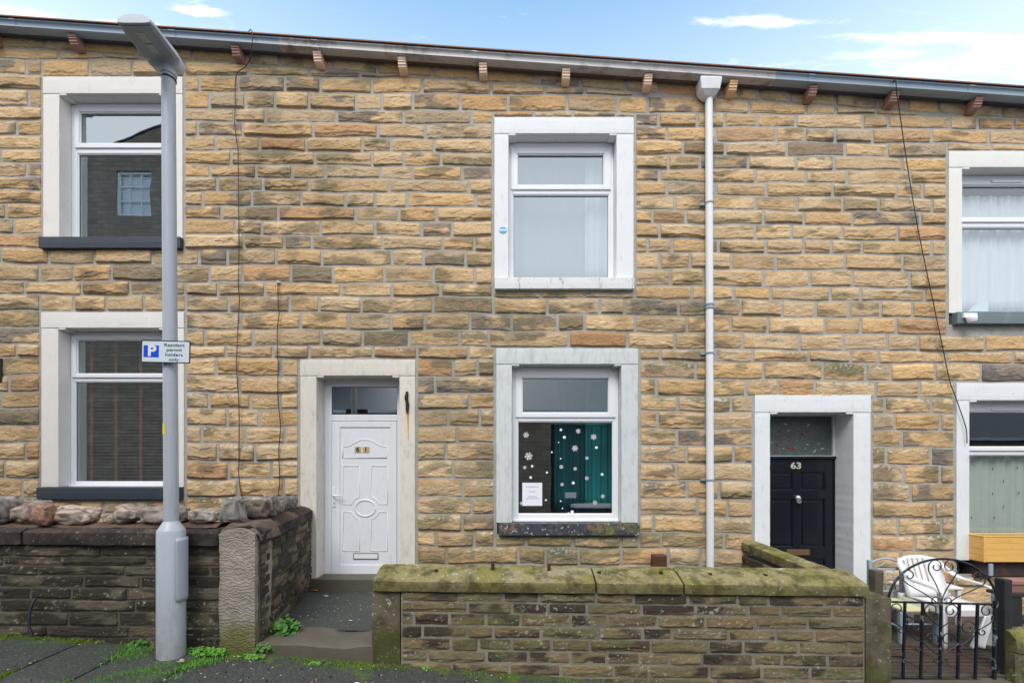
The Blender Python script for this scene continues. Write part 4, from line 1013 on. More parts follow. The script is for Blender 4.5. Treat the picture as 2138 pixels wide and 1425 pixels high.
def colf_moss(u, P_, seed):
    k = fbm(u*3.0, P_[:, 1]*9+P_[:, 0]*5, seed+5, 4); k2 = fbm(u*6+4, P_[:, 1]*14, seed+8, 3)
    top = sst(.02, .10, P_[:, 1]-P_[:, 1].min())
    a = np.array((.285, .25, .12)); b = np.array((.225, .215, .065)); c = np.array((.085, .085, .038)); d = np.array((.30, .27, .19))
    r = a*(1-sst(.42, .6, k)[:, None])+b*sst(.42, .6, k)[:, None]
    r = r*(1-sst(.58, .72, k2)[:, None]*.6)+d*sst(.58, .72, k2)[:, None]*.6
    r = r*(.45+.55*top)[:, None]+c*(.55*(1-top))[:, None]  # colour gets darker toward the lower edge of the coping
    return [(*q, 1) for q in r]
def colf_dark(u, P_, seed):
    k = fbm(u*4.0, P_[:, 1]*9+P_[:, 0]*5, seed+5, 4); k2 = fbm(u*7+4, P_[:, 1]*14, seed+8, 3)
    a = np.array((.062, .05, .045)); b = np.array((.12, .095, .075)); c = np.array((.022, .02, .019))
    r = a*(1-sst(.5, .66, k)[:, None])+b*sst(.5, .66, k)[:, None]
    r = r*(1-sst(.5, .65, k2)[:, None]*.7)+c*sst(.5, .65, k2)[:, None]*.7
    return [(*q, 1) for q in r]
GP = np.array([(.20, .155, .09), (.17, .14, .08), (.19, .145, .085), (.15, .13, .08), (.15, .115, .075), (.19, .135, .08), (.165, .15, .085)])
def colf_garden(darkness=0., moss=0.):
    def f(U, V, n, seed, TT, SS):
        r = np.random.RandomState(seed % 99991); base = GP[r.randint(len(GP))]*(.95+.3*r.rand())
        b = np.broadcast_to(base, U.shape+(3,)).copy(); b *= (1+.5*(fbm(U*8+seed, V*13, 23, 3)-.5))[..., None]
        g = sst(.50, .62, fbm(U*3+seed*.11, V*8, 43, 4)+.12*darkness+.1*(r.rand()-.5))[..., None]*.8; b = b*(1-g)+np.array((.030, .026, .024))*g
        ms = sst(.5, .7, fbm(U*2.1+3, V*5, 53, 4)+.14*moss*(1-.2)+.28*moss*sst(1.0, -.35, V-0.0)*sst(-.5, 2.4, U)*1.0+.20*moss*sst(.14, 0, V-(ground(U)))-.12)[..., None]*.8
        b = b*(1-ms)+np.array((.125, .122, .058))*ms
        b = b*(1-.22*max(darkness-.4, 0)); lum = b.mean(-1, keepdims=True); kd = min(1, max(0, darkness-.4))*.55; b = b*(1-kd)+lum*np.array((1.06, 1.0, .90))*kd
        k = (sst(.80, .88, vn(U*55, V*55, 73))*sst(.45, .65, fbm(U*1.9, V*3, 81, 2)))[..., None]*.7; b = b*(1-k)+np.array((.42, .43, .36))*k
        C = np.ones(U.shape+(4,)); C[..., :3] = np.clip(b, .008, .7); return C
    return f
def course_wall(np_, P, u0, u1, rowfn, nrows, colf, g, gb, amp, lens, seed0, mort, jumpers=.06, wob=.004, botfn=None, res=(.018, .011), mn=.0045):
    prev = []
    for i in range(nrows):
        js = [u0]; x = u0+rs.uniform(.08, lens[1])
        while x < u1-.08:
            for _ in range(5):
                if all(abs(x-p) > .05 for p in prev): break
                x += .04
            if x < u1-.07: js.append(x)
            x += rs.uniform(*lens)
        js.append(u1); prev = js
        for a, b in zip(js[:-1], js[1:]):
            sd = seed0+i*97+int(a*100); t_ = lambda U, i=i: rowfn(np.asarray(U), i); b_ = lambda U, i=i: rowfn(np.asarray(U), i+1)
            if botfn is not None and t_((a+b)/2) < botfn((a+b)/2): continue
            stone_block(np_, P, a, b, b_, t_, colf, g=g, gb=gb, amp=amp, seed=abs(sd)+7, wob=wob, res=res)
    nu = max(2, int((u1-u0)/.04)); uu, tt = np.meshgrid(np.linspace(u0, u1, nu), np.linspace(0, 1, max(2, nrows*3)))
    vv = rowfn(uu, nrows)*(1-tt)+rowfn(uu, 0)*tt
    np_.quad(P, uu, vv, mn+.003*(fbm(uu*25, vv*25, 3, 3)-.5), mort)
    C = np_.c_[-1].reshape(uu.shape+(4,)); k = (.55+.8*fbm(uu*5, vv*7, 12, 4)); C[..., :3] *= k[..., None]

# --- front wall of 61 (right of the entry)
FY = -1.73
fw = empty('garden_wall'); tag(fw, 'low mossy stone garden wall with coping in front of the snowflake window', 'garden wall', 'low stone walls of the front gardens')
SC = F/(D+FY)
def fX(px): return (px-CX)/SC
def fZ(py): return HZ+(HY-py)/SC
wp = NP(); RY = [1232, 1253.5, 1276, 1303, 1328, 1354, 1380, 1407, 1436, 1464]
def frow(u, i):
    px = CX+u*SC; i0 = int(i)
    return fZ(RY[i0]+np.interp(px, [838, 1800], [0, 11]) - (0))
ux0, ux1 = fX(838), fX(1803)
course_wall(wp, lambda U, V, n: (U, FY-n, V), ux0, ux1, frow, 9, colf_garden(.15, .55), .0065, .0052, .55, (.22, .52), 5000, (.25, .23, .19), wob=.002, mn=.0105)
wp.build('stone_face', M['garden'], fw)
m_ = MB(); m_.box(ux0, ux1, FY+.006, -1.50, -1.2, fZ(1236)); m_.box(fX(1722), fX(1800), -1.5, 0.0, -1.0, WZ(1150, -.0)-.02) if False else None
m_.build('wall_core', M['wood_old'], fw)
def rowgate(x0, x1, z0, z1, y0, y1, colf, name, parent, mat, seed, amp=.006, toparc=0):
    """gate-pier slab: a dressed stone with a displaced face all round"""
    nb = 26; zs = np.linspace(z0, z1, max(6, int((z1-z0)/.03))); vs = []; cols = []
    per = []
    for k in range(8): per.append((x0+(x1-x0)*k/8, y0))
    for k in range(4): per.append((x1, y0+(y1-y0)*k/4))
    for k in range(8): per.append((x1-(x1-x0)*k/8, y1))
    for k in range(4): per.append((x0, y1-(y1-y0)*k/4))
    per = np.array(per); c = per.mean(0); n = len(per)
    for z in zs:
        d = (fbm(per[:, 0]*14+z*11, z*9+per[:, 1]*13, seed, 3)-.5)*2*amp; dv = (per-c)/np.linalg.norm(per-c, axis=1)[:, None]
        Q = per+dv*d[:, None]
        for i_, q in enumerate(Q):
            zz_ = z
            if toparc and z > z1-.12: zz_ = z-((abs(q[0]-(x0+x1)/2)/((x1-x0)/2))**2.2)*toparc*((z-(z1-.12))/.12)
            vs.append((q[0], q[1], zz_))
        cols += colf(per, z, seed)
    m2 = MB(); mz = len(zs)
    fs = [(i*n+k, i*n+(k+1) % n, (i+1)*n+(k+1) % n, (i+1)*n+k) for i in range(mz-1) for k in range(n)]+[tuple(range(n))[::-1]]
    ctr = len(vs); vs.append((c[0], c[1], z1+.002)); cols.append(cols[-1]); fs += [((mz-1)*n+k, (mz-1)*n+(k+1) % n, ctr) for k in range(n)]
    m2.add(vs, fs, cols); return m2.build(name, mat, parent, smooth=True)
def colp(base, mossz, mosscol=(.07, .09, .018), dark=(.04, .035, .03)):
    def f(per, z, seed):
        k = fbm(per[:, 0]*7+per[:, 1]*5, z*6, seed, 4); ms = sst(mossz+.16, mossz-.12, z+(k-.5)*.35)[:, None] if mossz is not None else 0
        b = np.array(base)*(.75+.5*k)[:, None]; dk = sst(.55, .7, fbm(per[:, 0]*5+3, z*3+per[:, 1]*4, seed+2, 4))[:, None]*.6
        b = b*(1-dk)+np.array(dark)*dk
        b = b*(1-ms*.85)+np.array(mosscol)*ms*.85
        return [(*q, 1) for q in b]
    return f
rowgate(fX(778), fX(836), ground(-1.1)-.3, fZ(1231), FY-.015, -1.47, colp((.15, .13, .095), .28), 'end_pier', fw, M['coping_moss'], 61)
rowgate(fX(1804), fX(1857), -.75, fZ(1247), FY-.02, -1.5, colp((.15, .135, .095), -.06), 'end_pier', fw, M['coping_moss'], 62)
CB = -1.455
ze = lambda px: fZ(1232+(px-778)*.0106)
prof = [(-.0, .0), (.0, .085), (-.04, .10), (-.20, .155), (-.315, .165), (-.315, 0)]
prof = [(p[0], p[1]) for p in prof]
js = [(778, 1243), (1247, 1427), (1431, 1816)]
for k, (a, b) in enumerate(js):
    Sx = F/(D-1.775)
    ax, bx = (a-CX)/Sx, (b-CX)/Sx
    coping_loft('coping_stone', M['coping_moss'], fw, (ax, -1.775, HZ+(HY-(1233+(a-778)*.0106))/Sx+.0), (bx, -1.775, HZ+(HY-(1233+(b-778)*.0106))/Sx), prof, colf_moss, 70+k)
# iron stubs set in the coping
for px, py in ((1029, 1184), (1146, 1187)):
    x_, z_ = W(px, py, -1.58); m_ = MB(); m_.box(x_-.015, x_+.015, -1.595, -1.565, z_-.03, z_+.045); m_.build('iron_stub', M['rust'], fw, bevel=.003)
for px, py in ((911, 1186), (1251, 1190), (1380, 1190), (1483, 1194), (1598, 1196), (1712, 1200)):
    x_, z_ = W(px, py, -1.62); m_ = MB(); m_.lathe([(.018, -.02), (.018, -.004), (.008, -.002)], (x_, -1.62, z_-.004), 8); m_.build('iron_stub', M['rust'], fw)
# party wall between 61 and 63
pw = NP(); xin, xout = 2.89, 3.10
def prow(u, i): return np.asarray(u)*0+ (.62-.105*i)
course_wall(pw, lambda U, V, n: (xin-n+.012, U, V), -1.46, -.02, prow, 8, colf_garden(.1, .5), .009, .007, .6, (.22, .5), 8000, (.16, .15, .12), res=(.03, .02))
course_wall(pw, lambda U, V, n: (xout+n-.012, -U, V), .02, 1.46, prow, 9, colf_garden(.2, .8), .009, .007, .6, (.22, .5), 8600, (.16, .15, .12), res=(.03, .02))
o_ = pw.build('stone_face', M['garden'], fw)
m_ = MB(); m_.box(xin+.012, xout-.012, -1.46, -.02, -1, .61); m_.build('wall_core', M['wood_old'], fw)
prof2 = [(.0, .0), (.0, .09), (-.03, .105), (-.105, .12), (-.18, .105), (-.21, .09), (-.21, 0)]
coping_loft('coping_stone', M['coping_moss'], fw, (2.885, -1.46, .645), (2.885, -.03, .69), [(-p[0], p[1]) for p in prof2], colf_moss, 90)

# --- left front wall (dark) with splayed return to the door
lw = empty('garden_wall'); tag(lw, 'dark weathered stone garden wall topped with loose rocks below the left windows', 'garden wall', 'low stone walls of the front gardens')
lp_ = NP(); LX1 = fX(463); LX0 = -7.6
LRY = [1137, 1159, 1178, 1198, 1224, 1249, 1274, 1304, 1326, 1350, 1376]
def lrow(u, i): return fZ(LRY[int(i)]+np.interp(CX+u*SC, [-800, 0, 460], [-8, 0, 3]))
course_wall(lp_, lambda U, V, n: (U, FY-n, V), LX0, LX1, lrow, 10, colf_garden(1.15, -.25), .0035, .0045, .5, (.3, .8), 12000, (.13, .12, .10), wob=.005, mn=.0080)
# return wall: from (-2.19,-1.73) to (-2.52,-.02)
RA = Vector((fX(541), FY+.02, 0)); RB = Vector((-2.535, -.03, 0)); RL = (RB-RA).length; rd = (RB-RA)/RL; rn = Vector((-rd.y, rd.x, 0))*-1
if rn.x < 0: rn = -rn
def rrow(u, i):
    return fZ(1134+i*23.5)-.0*np.asarray(u)+np.asarray(u)*.012
course_wall(lp_, lambda U, V, n: (RA.x+rd.x*U+rn.x*n, RA.y+rd.y*U+rn.y*n, V), 0.0, RL, rrow, 10, colf_garden(1.0, .1), .005, .006, .5, (.22, .5), 15000, (.11, .095, .07), wob=.005)
lp_.build('stone_face', M['garden'], lw)
m_ = MB(); m_.box(LX0, LX1, FY+.006, -1.5, -1, fZ(1140))
th_ = .22
m_.add([(RA.x-.002, RA.y, z) for z in (-1, fZ(1137))]+[(RB.x-.002, RB.y, z) for z in (-1, fZ(1137))]+[(RB.x-th_, RB.y, z) for z in (-1, fZ(1137))]+[(RA.x-th_, RA.y, z) for z in (-1, fZ(1137))], [(0, 2, 3, 1), (2, 4, 5, 3), (4, 6, 7, 5), (6, 0, 1, 7), (1, 3, 5, 7)])
m_.build('wall_core', M['wood_old'], lw)
rowgate(fX(463), fX(537), ground(-2.3)-.25, fZ(1101), FY-.035, -1.5, colp((.31, .28, .25), .30, (.11, .115, .02), (.20, .17, .135)), 'rendered_pier', lw, M['comb'], 63, amp=.012, toparc=.05)
profL = [(0, 0), (0, .105), (-.05, .135), (-.30, .155), (-.315, .14), (-.315, 0)]
Sx = F/(D-1.79)
for k, (a, b) in enumerate([(-760, -330), (-326, 40), (46, 452)]):
    coping_loft('coping_stone', M['coping_dark'], lw, ((a-CX)/Sx, -1.79, HZ+(HY-1136)/Sx), ((b-CX)/Sx, -1.79, HZ+(HY-(1136+(3 if k == 2 else 0)))/Sx), profL, colf_dark, 110+k)
# cement haunch over the pier and return coping
pz = HZ+(HY-1137)/Sx
cpt = [(RA.x+.03, -1.70, pz+.0), (-2.505, -.03, pz+.02)]
profR = [(0, 0), (0, .10), (-.04, .13), (-.13, .16), (-.26, .14), (-.27, 0)]
coping_loft('coping_stone', M['coping_dark'], lw, cpt[0], cpt[1], profR, colf_dark, 120)
m_ = MB(); nn = 30; vs = []; cs = []
for j in range(nn):
    for i in range(nn):
        s_ = i/(nn-1); t_ = j/(nn-1); x_ = fX(452)+(fX(546)-fX(452))*s_; y_ = -1.745+.34*t_
        e = min(1, 4*s_, 4*(1-s_), 5*t_+.25, 1)
        z_ = pz+.02+.145*e**.6+.02*float(fbm(x_*12, y_*12, 5, 3)); vs.append((x_, y_, z_)); k = .7+.6*float(fbm(x_*20, y_*20, 8, 3)); cs.append((.12*k, .095*k, .08*k, 1))
m_.add(vs, [(j*nn+i, j*nn+i+1, (j+1)*nn+i+1, (j+1)*nn+i) for j in range(nn-1) for i in range(nn-1)], cs); m_.build('cement_haunch', M['rock'], lw, smooth='all')
# grit bed under the rocks
m_ = MB(); nn = 160; vs = []; cs = []
for i in range(nn):
    x_ = -7.0+(fX(450)+7.0)*i/(nn-1)
    for j in range(10):
        t_ = j/9; y_ = -1.72+.26*t_; z_ = pz+.128+.035*math.sin(math.pi*t_)+.02*float(fbm(x_*9, y_*14, 15, 3)); vs.append((x_, y_, z_)); k = .6+.8*float(fbm(x_*16, y_*16, 18, 3)); cs.append((.12*k, .085*k, .065*k, 1))
m_.add(vs, [(i*10+j, (i+1)*10+j, (i+1)*10+j+1, i*10+j+1) for i in range(nn-1) for j in range(9)], cs); m_.build('cement_bed', M['rock'], lw, smooth='all')

# loose rocks on the wall
def rock(px0, px1, py0, py1, y, base, label, seed, depth=.12, shape=0, lift=0):
    base = [.30*sum(base)/3+.98*c_ for c_ in base]; k = (D+y)/F; x0, x1 = (px0-CX)*k, (px1-CX)*k; zt2, zb2 = HZ+(HY-py0)*k, HZ+(HY-py1)*k-.012
    bm = bmesh.new(); bmesh.ops.create_icosphere(bm, subdivisions=4, radius=1); r = random.Random(seed)
    off = Vector((seed*1.7, seed*.3, seed*2.1)); cols = {}
    for v in bm.verts:
        p = v.co.copy(); nrm = p.normalized()
        # squarish super-ellipsoid
        q = Vector([math.copysign(abs(c)**(.72 if shape != 1 else .45), c) for c in nrm])
        if shape == 1: q.x *= .78-.22*q.z; 
        if shape == 2: q.z *= .9+.25*math.sin(q.x*2.2+seed)
        d = mnoise.fractal(nrm*1.3+off, 1.0, 2.0, 4)*.22+mnoise.fractal(nrm*4+off, .8, 2, 4)*.075
        q = q*(1+d); v.co = Vector(((x0+x1)/2+q.x*(x1-x0)/2*.97, y+q.y*depth, (zt2+zb2)/2+q.z*(zt2-zb2)/2))
        g = mnoise.fractal(nrm*3+off*2, .7, 2, 5); kk = 1+.75*g
        c = [b*kk for b in base]
        if len(label) and 'rust' in label and g > -.05: c = [.30*kk, .17*kk, .11*kk]
        if 'banded' in label: kk2 = 1+.35*math.sin(v.co.z*170+g*3); c = [b*kk2 for b in c]
        cols[v.index] = (*[max(.01, t_) for t_ in c], 1)
    me = bpy.data.meshes.new('rock'); bm.to_mesh(me); bm.free(); at = me.color_attributes.new('tone', 'FLOAT_COLOR', 'POINT')
    for i_ in range(len(me.vertices)): at.data[i_].color = cols[i_]
    me.polygons.foreach_set('use_smooth', [True]*len(me.polygons)); me.materials.append(M['rock'])
    o = bpy.data.objects.new('rock', me); COL.objects.link(o); tag(o, label, 'rock', 'loose rocks set along the left garden wall')
RKG = (.24, .19, .155)
rocks = [(-24, 36, 1037, 1090, (.22, .2, .19), 'speckled grey boulder on the wall coping, cut by the left frame edge', 0, .12),
 (35, 103, 1048, 1092, (.24, .185, .155), 'large squarish brown rock second from the left end of the coping', 2, .11),
 (76, 115, 1053, 1091, (.22, .13, .09), 'small rust orange rock in front of the squarish brown rock', 0, .09),
 (115, 206, 1056, 1092, (.33, .26, .21), 'long pale banded rock lying under the lower left window', 2, .10),
 (222, 248, 1073, 1092, (.24, .18, .13), 'very small brown stone between the banded rock and the rounded rock', 0, .06),
 (247, 300, 1054, 1090, (.27, .21, .18), 'rounded tan grey rock just left of the lamp post', 2, .10),
 (298, 400, 1056, 1090, (.21, .175, .155), 'wide dark brown rock partly hidden behind the lamp post', 0, .11),
 (398, 460, 1060, 1087, (.31, .26, .23), 'smooth egg shaped pale rock right of the lamp post', 0, .09),
 (462, 514, 1037, 1086, (.20, .185, .17), 'upright flat topped grey stone at the wall corner', 1, .07)]
for i, q in enumerate(rocks):
    rock(q[0], q[1], q[2], q[3], -1.60 if 'rust' not in q[5] else -1.69, q[4], q[5], 31+i*7, q[7], q[6])
for i, (a, b, c, d_, y, col_, lab) in enumerate([(508, 560, 1042, 1080, -1.35, (.11, .09, .08), 'dark broken rock on the return wall beside the upright stone'),
    (549, 578, 1031, 1072, -1.1, (.20, .165, .14), 'tall pointed tan rock midway along the return wall'),
    (572, 590, 1044, 1068, -.85, (.22, .17, .13), 'small light brown stone behind the pointed rock'),
    (583, 604, 1036, 1064, -.62, (.13, .125, .125), 'blue grey rock second from the door end of the return wall'),
    (600, 618, 1035, 1060, -.38, (.15, .14, .14), 'grey rock nearest the white door on the return wall')]):
    t_ = (y-RA.y)/(RB.y-RA.y); rock(a, b, c, d_, y, col_, lab, 201+i*5, .09, 0)

# ---------------------------------------------------------------- entry path and step
ent = empty('entry_path'); ent['kind'] = 'structure'
m_ = MB(); nx_, ny_ = 30, 50; vs = []
for j in range(ny_):
    for i in range(nx_):
        y_ = -1.42+1.45*j/(ny_-1); x_ = -2.75+(-1.14+2.75)*i/(nx_-1); vs.append((x_, y_, .185-.012*(x_+1.9)+.012*float(fbm(x_*4, y_*4, 3, 3))-.015*j/ny_))
m_.add(vs, [(j*nx_+i, j*nx_+i+1, (j+1)*nx_+i+1, (j+1)*nx_+i) for j in range(ny_-1) for i in range(nx_-1)]); m_.build('path_surface', M['pavement'], ent, smooth='all')
m_ = MB(); nu = 40; prof_ = [(-1.36, .195), (-1.50, .197), (-1.64, .196), (-1.72, .19), (-1.745, .175), (-1.75, .1), (-1.75, -.15)]
vs = []
for i in range(nu):
    x_ = fX(524)+(fX(781)-fX(524))*i/(nu-1); s_ = i/(nu-1); worn = -.022*math.exp(-((s_-.72)/.2)**2)
    for (y_, z_) in prof_: vs.append((x_, y_-.05*math.sin(math.pi*min(1, s_*1.1))*0+.006*math.sin(x_*23), z_+(worn if z_ > .15 else 0)+.006*float(vn(x_*9, y_*9, 4))-.010*(s_-.5)))
n_ = len(prof_)
m_.add(vs, [(i*n_+k, (i+1)*n_+k, (i+1)*n_+k+1, i*n_+k+1) for i in range(nu-1) for k in range(n_-1)]+[tuple(range(n_))]); m_.build('front_step', M['step'], ent, smooth=True)
m_ = MB(); m_.box(tox(648), tox(880), -.07, .3, -.1, WZ(1207, -.05)+.0); m_.build('door_step', M['step'], ent, bevel=.012)
# garden bed fill between house and front wall (hidden ground)
m_ = MB(); m_.box(-1.14, 2.9, -1.5, 0.02, -.6, .13); o = m_.build('front_yard', M['pavement']); o['kind'] = 'structure'
m_ = MB(); m_.box(-7.6, -2.6, -1.5, 0.02, -.6, .6); o = m_.build('front_yard', M['soil']); o['kind'] = 'structure'

# ---------------------------------------------------------------- pavement, kerb, road
def sheet(name, mat, x0, x1, y0, y1, dx, dy, zf, smooth='all'):
    nx_, ny_ = max(2, int((x1-x0)/dx)), max(2, int((y1-y0)/dy)); m_ = MB()
    vs = [(x0+(x1-x0)*i/(nx_-1), y0+(y1-y0)*j/(ny_-1), zf(x0+(x1-x0)*i/(nx_-1), y0+(y1-y0)*j/(ny_-1))) for j in range(ny_) for i in range(nx_)]
    m_.add(vs, [(j*nx_+i, j*nx_+i+1, (j+1)*nx_+i+1, (j+1)*nx_+i) for j in range(ny_-1) for i in range(nx_-1)]); o = m_.build(name, mat, smooth=smooth); o['kind'] = 'structure'; return o
sheet('pavement', M['pavement'], -9, 8, -3.3, -1.45, .06, .06, lambda x, y: ground(x, y)+.010*float(fbm(x*3, y*3, 2, 3))-.005-(.012 if x < fX(455)-.0 and y > -3.2 else 0)-(.5 if x > 3.25 and y > -1.72 else 0))
# stone flags at the left
fl = empty('paving_flags'); fl['kind'] = 'structure'
jx = [fX(452)-.02]
edges_x = [-2.62, -3.22, -3.70, -4.33, -4.95, -5.6, -6.3, -7.0]
m_ = MB()
for a, b in zip(edges_x[1:], edges_x[:-1]):
    ys_ = [-1.76, -2.46+.05*random.uniform(-1, 1), -3.25]
    for y1, y0 in zip(ys_[:-1], ys_[1:]):
        g_ = .009; n1 = 12; tz = random.uniform(-.004, .004); tx = random.uniform(-.008, .008)
        vs = []
        for j in range(n1):
            for i in range(n1):
                x_ = a+g_+(b-a-2*g_)*i/(n1-1); y_ = y0+g_+(y1-y0-2*g_)*j/(n1-1); e = (i in (0, n1-1)) or (j in (0, n1-1))
                vs.append((x_, y_, ground(x_, y_)+.012+tz+tx*(x_-a)-(.014 if e else 0)+.004*float(fbm(x_*7, y_*7, 9, 2))))
        m_.add(vs, [(j*n1+i, j*n1+i+1, (j+1)*n1+i+1, (j+1)*n1+i) for j in range(n1-1) for i in range(n1-1)])
m_.build('flags', M['flag'], fl, smooth=False)
m_ = MB()
for k in range(20):
    x_ = -9+17*k/20; m_.add([(x_+.004, y_, ground(x_, -3.3)-(0 if z_ else .3)) for y_, z_ in ((-3.3, 1), (-3.45, 1))]+[], [])
kb = MB(); n_ = 18
for k in range(n_):
    x_ = -9+17*k/n_; x2 = x_+17/n_-.008
    kb.add([(q, y_, ground(q, -3.3)+dz) for q in (x_, x2) for (y_, dz) in ((-3.3, .0), (-3.44, -.004), (-3.45, -.02), (-3.45, -.5), (-3.3, -.5))], [(0, 1, 6, 5), (1, 2, 7, 6), (2, 3, 8, 7), (0, 5, 9, 4), (0, 4, 3, 2, 1), (5, 6, 7, 8, 9)])
o = kb.build('kerb', M['step'], bevel=.006); o['kind'] = 'structure'
sheet('road', M['road'], -60, 60, -7.9, -3.44, .8, .3, lambda x, y: ground(x, -3.3)-.13+.03*(1-((y+5.6)/2.3)**2))
sheet('ground', M['road'], -150, 150, -150, 150, 10, 10, lambda x, y: -.08*max(-60, min(60, x))-1.2-.0)
sheet('opposite_pavement', M['pavement'], -60, 60, -10.0, -7.9, .8, .3, lambda x, y: ground(x, -3.3)-.02)
# deck / yard floor of 63
dk = empty('decking'); dk['kind'] = 'structure'
m_ = MB(); y_ = -1.66
while y_ < -.06:
    m_.box(3.12, 6.6, y_, y_+.028, -.15, -.12+random.uniform(-.002, .002)); y_ += .037
m_.build('deck_boards', M['deck'], dk, bevel=.003, seg=1)
m_ = MB(); m_.box(3.12, 6.6, -1.66, 0.0, -.6, -.158); m_.build('deck_base', M['soil'], dk)
m_ = MB(); m_.box(3.28, 4.35, -1.80, -1.665, -.6, -.135); m_.build('gate_threshold', M['step'], dk, bevel=.01)

# ---------------------------------------------------------------- moss, weeds, litter
def tufts(name, pts, hgt, mat, label, cat='moss', n_per=9, spread=.02):
    m_ = MB(); r = random.Random(3)
    for (x_, y_, z_) in pts:
        for k in range(n_per):
            bx_, by_ = x_+r.gauss(0, spread), y_+r.gauss(0, spread); h = hgt*r.uniform(.4, 1.2); a_ = r.uniform(0, 6.28); w_ = .0035
            dx, dy = math.cos(a_), math.sin(a_); le = r.uniform(.2, 1.0)*h
            m_.add([(bx_-dy*w_, by_+dx*w_, z_-.004), (bx_+dy*w_, by_-dx*w_, z_-.004), (bx_+dx*le, by_+dy*le, z_+h)], [(0, 1, 2)])
    o = m_.build(name, mat, recalc=False); return tag(o, label, cat, kind='stuff')
r = random.Random(8); pts = []
for _ in range(1200):     # joints between flags
    ex = r.choice(edges_x[1:5]); y_ = r.uniform(-3.0, -1.78)
    if fbm(ex*3+7, y_*3.2, 3, 3) > .50: pts.append((ex+r.gauss(0, .012), y_, ground(ex, y_)+.003))
tufts('joint_moss', pts, .018, M['moss'], 'bright moss and grass in the joints of the paving flags at lower left', n_per=8)
pts = []
for _ in range(2600):
    x_ = r.uniform(-5.2, 3.0); y_ = -1.765-abs(r.gauss(0, .045))
    if -2.2 < x_ < -1.22: y_ -= .0
    if fbm(x_*2.5, 3.3, 13, 3) > .46: pts.append((x_, y_, ground(x_, y_)+.001))
tufts('wall_foot_moss', pts, .010, M['moss'], 'low green moss along the foot of both garden walls', n_per=7)
pts = []
for _ in range(260):
    t_ = r.random(); x_ = -2.98+.5*t_+r.gauss(0, .05); y_ = -2.62+.72*t_+r.gauss(0, .03); pts.append((x_, y_, ground(x_, y_)+.004))
for _ in range(220):
    x_ = r.gauss(-3.14, .09); y_ = r.gauss(-1.93, .07); pts.append((x_, y_, ground(x_, y_)+.004))
for _ in range(260):
    t_ = r.random(); x_ = -3.05+.42*t_+r.gauss(0, .025); y_ = -2.35+.35*t_+r.gauss(0, .03); pts.append((x_, y_, ground(x_, y_)+.004))
tufts('grass', pts, .020, M['leaf_bright'], 'short bright grass growing round the foot of the lamp post', 'grass', n_per=8)
def weed(label, cx_, cy_, z_, rx, ry, h, n, mat, leaf=.03, seed=0, name='weed'):
    r_ = random.Random(seed); e = empty(name); tag(e, label, 'weed'); m_ = MB(); st = MB()
    for k in range(n):
        a_ = r_.uniform(0, 6.28); q = r_.random()**.5; x_ = cx_+rx*q*math.cos(a_); y_ = cy_+ry*q*math.sin(a_); zz_ = z_+h*r_.random()*(1.1-q*.7)
        s_ = leaf*r_.uniform(.6, 1.3); nrm = Vector((r_.gauss(0, .5), r_.gauss(-.5, .5), 1)).normalized(); t1_ = nrm.cross(Vector((r_.gauss(0, 1), r_.gauss(0, 1), .1))).normalized(); t2_ = nrm.cross(t1_)
        c = Vector((x_, y_, zz_)); P_ = [c+t1_*(math.cos(i*math.pi/3)*s_)+t2_*(math.sin(i*math.pi/3)*s_*.8)+nrm*(-.25*s_ if i % 2 else 0) for i in range(6)]
        m_.add([tuple(p) for p in P_]+[tuple(c+nrm*.1*s_)], [(i, (i+1) % 6, 6) for i in range(6)])
        if k % 4 == 0: st.tube([(cx_+(x_-cx_)*.3, cy_+(y_-cy_)*.3, z_-.005), tuple(c)], .0025, 4)
    m_.build('foliage', mat, e, recalc=False); st.build('stem', M['leaf'], e)
gx = -2.19
weed('leafy green plant growing at the corner of the entry path by the pier', -2.10, -1.50, .20, .13, .10, .16, 150, M['leaf'], .026, 1)
weed('low plant spilling over the left end of the front step', -2.17, -1.74, .14, .10, .04, .06, 60, M['leaf'], .015, 2)
weed('ferny bright weed along the wall foot right of the lamp post', -2.66, -1.83, ground(-2.66)+.0, .24, .07, .055, 420, M['leaf_bright'], .011, 3)
weed('small weed in front of the rendered pier beside the step', -2.22, -1.84, ground(-2.2)+.0, .13, .04, .035, 140, M['leaf_bright'], .010, 4)
weed('tiny sprig at the foot of the front wall near its left pier', -.74, -1.78, ground(-.74)+.0, .035, .02, .03, 26, M['leaf_bright'], .011, 5)
weed('small green weed at the wall foot just left of the lamp post', -3.22, -1.80, ground(-3.2), .08, .04, .07, 60, M['leaf'], .014, 6)
weed('tiny green weed on the pavement below the front step', -1.67, -1.86, ground(-1.7, -1.9), .05, .03, .02, 40, M['leaf_bright'], .010, 7)
def litter(label, px, py, y, mat, s_=.03, seed=0, z=None):
    x_ = WX(px, y); z_ = WZ(py, y) if z is None else z; r_ = random.Random(seed); m_ = MB(); n = 7
    P_ = [(x_+s_*r_.uniform(.5, 1.2)*math.cos(i*6.28/n)*1.4, y+s_*r_.uniform(.5, 1.1)*math.sin(i*6.28/n), z_+.008+r_.uniform(0, .012)) for i in range(n)]
    m_.add(P_+[(x_, y, z_+.012)]+[(p[0], p[1], p[2]-.002) for p in P_], [(i, (i+1) % n, n) for i in range(n)]+[(i, n+1+i, n+1+(i+1) % n, (i+1) % n) for i in range(n)]); tag(m_.build('dead_leaf', mat), label, 'leaf', 'dead leaves and litter')
litter('orange dead leaf lying at the door step of 61', 658, 1231, -.12, M['dead_leaf'], .04, 1, .19)
litter('pale brown leaf in the middle of the entry path', 680, 1252, -.35, M['dead_pale'], .022, 2, .19)
litter('whitish scrap on the entry path near the step', 733, 1296, -1.2, M['flake'], .016, 3, .195)
